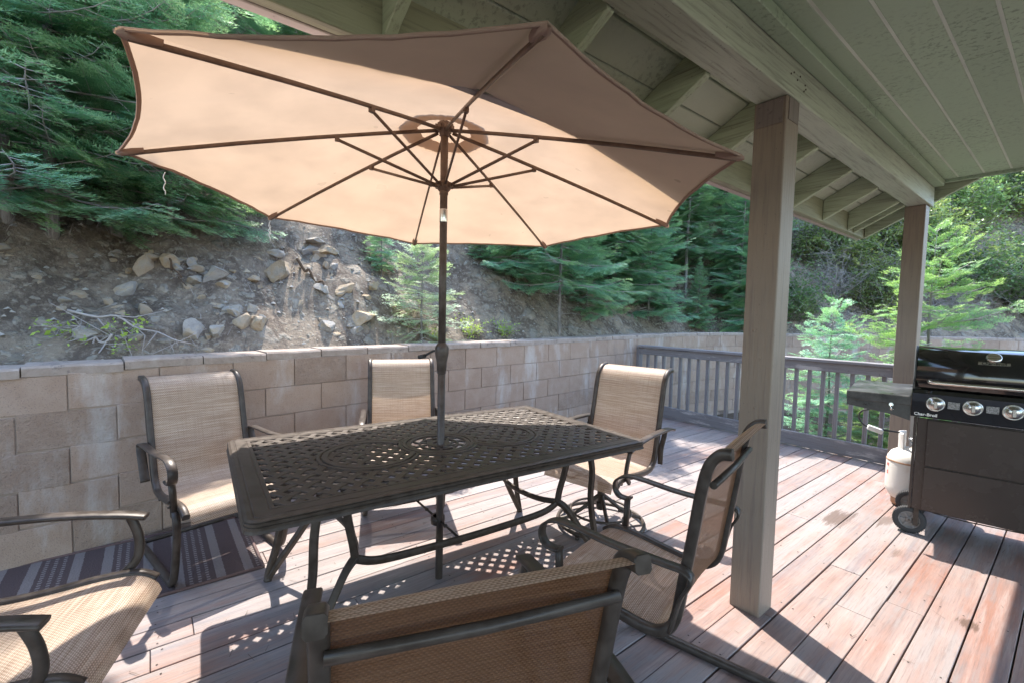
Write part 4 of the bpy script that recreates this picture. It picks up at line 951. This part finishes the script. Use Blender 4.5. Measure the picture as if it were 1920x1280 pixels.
def make_fir(name, H, Rm, seed, needle='fir', crown0=.12, nl=.032, whorl=.22, nb=6, shape=.85, thin=1.0):
    rg = np.random.default_rng(seed); NV = [[], []]; segs = []; z = crown0 * H
    while z < H * .99:
        f = (z - crown0 * H) / (H * (1 - crown0)); L = Rm * (1 - f) ** shape * (.75 + .25 * min(1, f * 5 + .3))
        k = max(4, int(round(nb * (1 if f < .8 else .75)))); a0 = rg.uniform(0, 6.28)
        for i in range(k):
            l = max(.09, L * rg.uniform(.55, 1.15)); (b0, b1, S), sc = branch(l, rg, nl); a = a0 + 6.283 * i / k + rg.uniform(-.3, .3)
            pit = R(rg.uniform(-8, 12) + 38 * f ** 2 - 8 * (1 - f)); roll = R(rg.uniform(-26, 26))
            cp, sp, ca_, sa, cr, sr = math.cos(pit), math.sin(pit), math.cos(a), math.sin(a), math.cos(roll), math.sin(roll)
            Rx = np.array([[1, 0, 0], [0, cr, -sr], [0, sr, cr]]); Ry = np.array([[cp, 0, -sp], [0, 1, 0], [sp, 0, cp]]); Rz = np.array([[ca_, -sa, 0], [sa, ca_, 0], [0, 0, 1]])
            Mx = (Rz @ Ry @ Rx) * sc; o = np.array([0, 0, z + rg.uniform(-.2, .2) * whorl])
            for q, b in enumerate((b0, b1)):
                if thin < 1: b = b[rg.random(len(b)) < thin]
                NV[q].append(b.reshape(-1, 3) @ Mx.T + o)
            for (p, q, ra, rb) in S:
                if ra > .0029 or rg.random() < .5: segs.append((Mx @ p + o, Mx @ q + o, ra, rb))
        z += whorl * (1 - .45 * f) * rg.uniform(.8, 1.2)
    for k in range(int(9 * crown0 * H) + 4):
        zz = rg.uniform(.03, crown0 + .12) * H; a = rg.uniform(0, 6.28); l = rg.uniform(.3, .75) * Rm; p = np.array([0, 0, zz]); q = p + np.array([math.cos(a) * l * .5, math.sin(a) * l * .5, .02]); r_ = q + np.array([math.cos(a + .3) * l * .5, math.sin(a + .3) * l * .5, -.08 * l])
        segs += [(p, q, .006, .004), (q, r_, .004, .0015), (q, q + np.array([math.cos(a - .7) * l * .4, math.sin(a - .7) * l * .4, -.03]), .003, .001)]
    n0, n1 = np.concatenate(NV[0]), np.concatenate(NV[1]); nv = np.concatenate([n0, n1]); nt = np.arange(len(nv)).reshape(-1, 3); sv, stt = sticks(segs)
    V = np.concatenate([nv, sv]); T = np.concatenate([nt, stt + len(nv)]); mi = np.concatenate([np.zeros(len(n0) // 3), np.ones(len(n1) // 3), np.full(len(stt), 2)])
    crown = np_mesh(name + '_crown', V, T, [M[needle], M[needle + '_tip'], M['twig']], mi)
    mb = MB(); r0 = .0065 * H + .008; P = [(.004 * H * math.sin(i * 1.3 + seed), .004 * H * math.cos(i * 1.1), H * i / 8) for i in range(9)]; P[0] = (0, 0, -.7)
    mb.tube(P, r0, 8, scale=[1.15, .93, .82, .7, .58, .46, .34, .2, .06]); tr = mb.build('trunk', M['bark']); tm = tr.data; bpy.data.objects.remove(tr)
    return crown, tm, H
kinds = {
    'A': make_fir('fir_a', 5.0, 1.6, 11, crown0=.08, whorl=.24, nb=7),
    'B': make_fir('fir_b', 6.0, 1.45, 12, crown0=.24, whorl=.30, nb=7),
    'C': make_fir('fir_c', 3.2, 1.30, 13, crown0=.10, whorl=.22, nb=7),
    'D': make_fir('fir_d', 2.1, .85, 14, crown0=.16, whorl=.17, nb=6),
    'G': make_fir('fir_e', 3.0, 1.50, 19, crown0=.30, whorl=.27, nb=6, shape=.6),
    'S': make_fir('sapling_a', 1.2, .56, 15, 'fir_pale', crown0=.06, whorl=.13, nb=5, shape=.5, nl=.024),
    'T': make_fir('sapling_b', 2.9, 1.05, 16, 'fir_light', crown0=.10, whorl=.26, nb=6, shape=.6),
    'U': make_fir('sapling_c', 2.2, .95, 17, 'fir', crown0=.10, whorl=.24, nb=6, shape=.6),
}
def put_tree(kind, p, h, label, group=None, cat='tree', name='fir_tree', rot=None, fat=1.0):
    cm, tm, H = kinds[kind]; t = thing(name, label, cat, p, rot if rot is not None else random.uniform(0, 6.28), group); s = h / H; t.scale = (s * fat, s * fat, s)
    for nme, me in (('trunk', tm), ('crown', cm)):
        o = bpy.data.objects.new(nme, me); C.objects.link(o); o.parent = t
    return t
def shade_limit(p, h):
    """keep the sun on the deck: trees on the bank sun-side of the deck stay below the sun line"""
    top = p.z + h
    for _ in range(30):
        lx, ly = p.x + .585 * top, p.y - .215 * top
        if ((lx > -3.9 and -1.0 < ly < 4.4) or (lx > -3.0 and -2.9 < ly <= -1.0)) and h > .8: h *= .93; top = p.z + h
        else: break
    return h
near = [
    ('B', 222, 440, 6.6, 'tall fir with a bare pale grey trunk on the left bank'), ('A', 100, 442, 4.8, 'dark spreading fir at the left edge, left of the bare trunk'), ('C', 20, 420, 4.2, 'bushy fir cut by the left edge of the photo'),
    ('C', 318, 425, 2.6, 'small dark fir right of the bare grey trunk'), ('D', 420, 405, 1.8, 'low fir under the left canopy edge'), ('D', 480, 400, 1.6, 'low dark fir behind the canopy corner'),
    ('D', 715, 520, 1.5, 'small dark fir below the canopy, left of the umbrella pole'), ('C', 900, 490, 2.4, 'thin dark fir behind the pale sapling'),
    ('G', 1048, 630, 2.7, 'spreading fir with bare grey lower limbs just behind the wall'), ('A', 1150, 560, 4.6, 'dense blue green fir behind the far chair'), ('B', 1285, 560, 4.8, 'tall fir with a pale stem left of the near porch post'),
    ('A', 1385, 600, 4.0, 'dense fir right against the near porch post'), ('C', 1215, 605, 2.8, 'low fir with wide skirts above the far wall cap'), ('C', 970, 540, 2.6, 'dark fir behind the spreading one'),
    ('A', 1100, 480, 4.8, 'blue green fir high above the far wall'), ('A', 1240, 470, 5.2, 'large fir deep in the stand above the far wall'), ('B', 1360, 480, 5.4, 'large fir high behind the near porch post'),
]
for k, px, py, h, lab in near:
    p = at(px, py); h = h if px < 330 or px > 930 else shade_limit(p, h); put_tree(k, p, h, lab)
p = at(790, 655); q, _, nn = along(0)
put_tree('S', p, 1.18, 'pale sunlit sapling fir just behind the wall, beside the umbrella pole', cat='sapling', name='sapling', rot=.4)
# trees that fill the slope
def onhill(s, d): p, _, nn = along(s); q = p + nn * d; return Vector((q.x, q.y, hz(q.x, q.y, d) - .08))
rt_ = random.Random(21); S0 = 9
for d0, hh, step in ((4.6, 3.6, 1.7), (6.4, 4.6, 1.8), (8.6, 4.4, 2.1), (11.2, 4.4, 2.4), (14.5, 4.6, 2.9), (18.5, 5.0, 3.4)):
    s = 4.5 + rt_.uniform(0, 1)
    step *= .78
    while s < 30:
        d = d0 + rt_.uniform(-.7, .7); p = onhill(s, d); h = hh * rt_.uniform(.75, 1.2)
        if d0 < 6 and 24.0 < s: s += step; continue
        h2 = shade_limit(p, h)
        if h2 > .8: put_tree(rt_.choice('AABC'), p, h2, 'dark green fir among the dense trees covering the slope', 'firs covering the slope behind the wall')
        s += step * rt_.uniform(.8, 1.2)
for d0, hh, s0, s1, step in ((.9, 2.0, 14.8, 19.5, .9), (1.7, 3.0, 14.0, 20, .9), (2.9, 3.8, 13.6, 21, .95), (4.0, 4.6, 13.2, 22, 1.0), (3.3, 4.2, 4.5, 9.4, 1.0)):
    s = s0
    while s < s1:
        d = d0 + rt_.uniform(-.35, .35); p = onhill(s, d); h2 = shade_limit(p, hh * rt_.uniform(.75, 1.2))
        if h2 > .7: put_tree(rt_.choice('AAC'), p, h2, 'dark green fir among the dense trees covering the slope', 'firs covering the slope behind the wall')
        s += step * rt_.uniform(.75, 1.25)
# young firs growing between the railing and the wall
put_tree('U', Vector((-2.15, 7.3, -.42)), 2.1, 'young teal fir behind the railing, between the two porch posts', cat='sapling', name='young_fir', rot=1.0)
put_tree('T', Vector((-1.15, 7.25, -.42)), 3.0, 'bright green young fir behind the railing, right beside the far porch post', cat='sapling', name='young_fir', rot=2.0)
put_tree('T', Vector((-1.55, 6.75, -.42)), 1.25, 'short bright fir behind the balusters, left of the far porch post', cat='sapling', name='young_fir', rot=.3)

def make_shrub(name, Rx, Hh, seed, leaf='leaf', n=9000, ls=.035, twn=60):
    rg = np.random.default_rng(seed); segs = []; LP = []
    for k in range(twn):
        a = rg.uniform(0, 6.28); e = rg.uniform(.15, 1.45); d = np.array([math.cos(a) * math.cos(e) * Rx, math.sin(a) * math.cos(e) * Rx, math.sin(e) * Hh]) * rg.uniform(.55, 1.05)
        p0 = np.array([rg.uniform(-.15, .15) * Rx, rg.uniform(-.15, .15) * Rx, 0.]); prev = p0
        for i in range(1, 6):
            q = p0 + d * i / 5 + rg.normal(0, .05, 3) * Rx; segs.append((prev, q, .010 * (1.1 - i / 5) * Rx + .0015, .010 * (1.0 - i / 5) * Rx + .001))
            if i > 1:
                for _ in range(4):
                    w = q + rg.normal(0, .17, 3) * np.array([Rx, Rx, Hh * .7]); segs.append((q, w, .003, .001)); LP.append((q, w))
            prev = q
    A = np.array([x[0] for x in LP]); B = np.array([x[1] for x in LP]); idx = rg.integers(len(LP), size=n); tt = rg.uniform(.15, 1.15, n)[:, None]
    P = A[idx] * (1 - tt) + B[idx] * tt + rg.normal(0, .018, (n, 3)); d1 = rg.normal(0, 1, (n, 3)); d1[:, 2] *= .5; d1 /= np.linalg.norm(d1, axis=1)[:, None]
    ref = rg.normal(0, .45, (n, 3)) + np.array([0, 0, 1.]); d2 = np.cross(d1, ref); d2 /= np.linalg.norm(d2, axis=1)[:, None]; l = ls * rg.uniform(.6, 1.25, n)[:, None]
    v = np.stack([P, P + d1 * l * .5 + d2 * l * .28, P + d1 * l, P + d1 * l * .5 - d2 * l * .28], 1).reshape(-1, 3); b = np.arange(n)[:, None] * 4
    T = np.concatenate([b + np.array([[0, 1, 2]]), b + np.array([[0, 2, 3]])]); P2, T2 = sticks(segs)
    return (np_mesh(name + '_foliage', v, T, [M[leaf]]), np_mesh(name + '_stems', P2, T2, [M['twig']]))
sh = {'a': make_shrub('shrub_a', 1.0, 1.5, 31, 'leaf', 11000, .072, 80), 'b': make_shrub('shrub_b', 1.0, 1.3, 32, 'leaf_dark', 10000, .065, 70), 'w': make_shrub('weed_a', .32, .2, 33, 'weed', 520, .035, 16), 'd': make_shrub('bare_a', .9, 1.2, 34, 'leaf_dark', 900, .03, 60)}
def put_shrub(k, p, s, label, group=None, name='shrub', cat='shrub', sz=1):
    t = thing(name, label, cat, p, random.uniform(0, 6.28), group); t.scale = (s, s, s * sz)
    for nme, me in zip(('foliage', 'stems'), sh[k]): o = bpy.data.objects.new(nme, me); C.objects.link(o); o.parent = t
for k, px, py, s, lab in (('a', 1560, 520, 1.15, 'sunlit leafy shrub on the slope between the two porch posts'), ('d', 1560, 560, 1.0, 'grey twiggy shrub with few leaves between the porch posts'), ('a', 1650, 470, 1.2, 'glossy leafy shrub left of the far porch post'), ('a', 1640, 590, .9, 'low leafy shrub above the wall, left of the far post'), ('d', 1670, 560, .9, 'bare branching shrub touching the far porch post'),
                          ('a', 1800, 440, 1.3, 'bright leafy shrub right of the far post, under the ceiling edge'), ('a', 1890, 400, 1.4, 'yellow green shrub at the upper right edge'), ('b', 1830, 560, 1.1, 'darker shrub above the grill lid'), ('d', 1800, 600, .9, 'twiggy shrub right of the bright young fir'), ('a', 1900, 560, 1.1, 'leafy shrub at the right edge above the grill'),
                          ('b', 1480, 600, .9, 'small dark shrub just left of the shrubs, by the near post'), ('a', 1730, 520, 1.1, 'leafy shrub behind the bright young fir')):
    put_shrub(k, at(px, py), s, lab)
for s in range(0, 26):
    st = 17.5 + s * .62 + rt_.uniform(-.3, .3); d = rt_.choice([1.2, 2.6, 4.2, 6, 8, 10]) + rt_.uniform(-.5, .5)
    put_shrub(rt_.choice('aabd'), onhill(st, d), rt_.uniform(.9, 1.4), 'leafy scrub shrub in the tangle covering the right slope', 'shrubs covering the right slope')
for px, py, s, lab in ((150, 672, 1.0, 'yellow green weed poking up behind the wall at left'), (205, 665, .9, 'trailing yellow green weed beside the dead branches'), (880, 632, .9, 'yellow green weed right of the pale sapling'), (945, 628, .7, 'thin sprig of weed behind the wall, right of the pole'), (810, 640, .6, 'small weed at the foot of the pale sapling')):
    p = at(px, py); put_shrub('w', p + Vector((0, 0, .02)), s, lab, name='weed', cat='weed', sz=1.3)
# dead branches on the bank
for i, (a, b, lab) in enumerate((((140, 608), (355, 668), 'long grey dead branch lying across the lower left bank'), ((205, 660), (170, 690), 'short dead stick near the yellow weed'), ((560, 500), (620, 560), 'dark curved root on the bank right of the largest boulder'), ((320, 500), (345, 540), 'twisted dark root below the weathered rock'))):
    A, B = at(*a), at(*b); mb = MB(); o_ = Vector((.12, 0, .12)) if i < 2 else Vector((.02, 0, .03)); P = [A.lerp(B, k / 6) + o_ + Vector((random.uniform(-.03, .03), random.uniform(-.03, .03), random.uniform(-.03, .05))) for k in range(7)]
    mb.tube(spl(P, 3), .009 if i != 2 else .016, 6, scale=[1 - .6 * k / 18 for k in range(19)])
    if i < 2:
        for k in (1, 2, 3, 4, 5):
            mb.tube([P[k], P[k] + Vector((random.uniform(-.1, .1), random.uniform(-.25, .25), random.uniform(-.22, .12))), P[k] + Vector((random.uniform(-.2, .2), random.uniform(-.4, .4), random.uniform(-.3, .15)))], .005, 5, scale=[1, .7, .3])
    o = mb.build('dead_branch', M['twig'] if i < 2 else M['litter']); tag(o, lab, 'branch')
# undergrowth tufts as stuff
rg = np.random.default_rng(9); n = 9000; ss = rg.uniform(4, 27, n); dd = rg.uniform(.25, 6, n) ** 1.0; keep = []
for i in range(n):
    p, _, nn = along(ss[i]); q = p + nn * dd[i]
    if noise.noise(Vector((q.x * .9, q.y * .9, 7))) > (.18 if ss[i] < 15 else -.1): keep.append((q.x, q.y, hz(q.x, q.y, dd[i])))
K = np.array(keep); n = len(K); a = rg.uniform(0, 6.28, n); l = rg.uniform(.05, .16, n); tip = K + np.stack([np.cos(a) * l * .6, np.sin(a) * l * .6, l], 1); w = np.stack([-np.sin(a), np.cos(a), 0 * a], 1) * .003
v = np.stack([K - w, K + w, tip], 1).reshape(-1, 3); me = np_mesh('dry_grass', v, np.arange(len(v)).reshape(-1, 3), [M['twig']]); o = bpy.data.objects.new('dry_grass', me); C.objects.link(o); tag(o, 'dry straw coloured grass and litter on the bank', 'grass', kind='stuff')

# ------------------------------------------------------------------ light
sc = bpy.context.scene; w = bpy.data.worlds.new('World'); sc.world = w; w.use_nodes = True; nt = w.node_tree
sd = Vector((-.585, .215, 1)).normalized(); el = math.asin(sd.z); az = math.atan2(sd.x, sd.y)
sky = nt.nodes.new('ShaderNodeTexSky'); sky.sky_type = 'NISHITA'; sky.sun_disc = False; sky.sun_elevation = el; sky.sun_rotation = az % (2 * PI); sky.altitude = 200; sky.air_density = 1.15; sky.dust_density = 1.1
bg = nt.nodes['Background']; nt.links.new(sky.outputs[0], bg.inputs[0]); bg.inputs[1].default_value = .15
sl = bpy.data.lights.new('sun', 'SUN'); sl.energy = 2.0; sl.angle = R(.55); sl.color = (1, .93, .84); so = bpy.data.objects.new('sun', sl); C.objects.link(so); so.rotation_euler = sd.to_track_quat('Z', 'Y').to_euler(); so.location = (-6, 3, 12)
sc.view_settings.view_transform = 'Standard'; sc.view_settings.look = 'None'; sc.view_settings.gamma = 1; sc.view_settings.exposure = 2.5
sc.cycles.max_bounces = 8; sc.cycles.diffuse_bounces = 5; sc.cycles.transparent_max_bounces = 16; sc.cycles.caustics_reflective = False; sc.cycles.caustics_refractive = False; sc.cycles.sample_clamp_indirect = 6
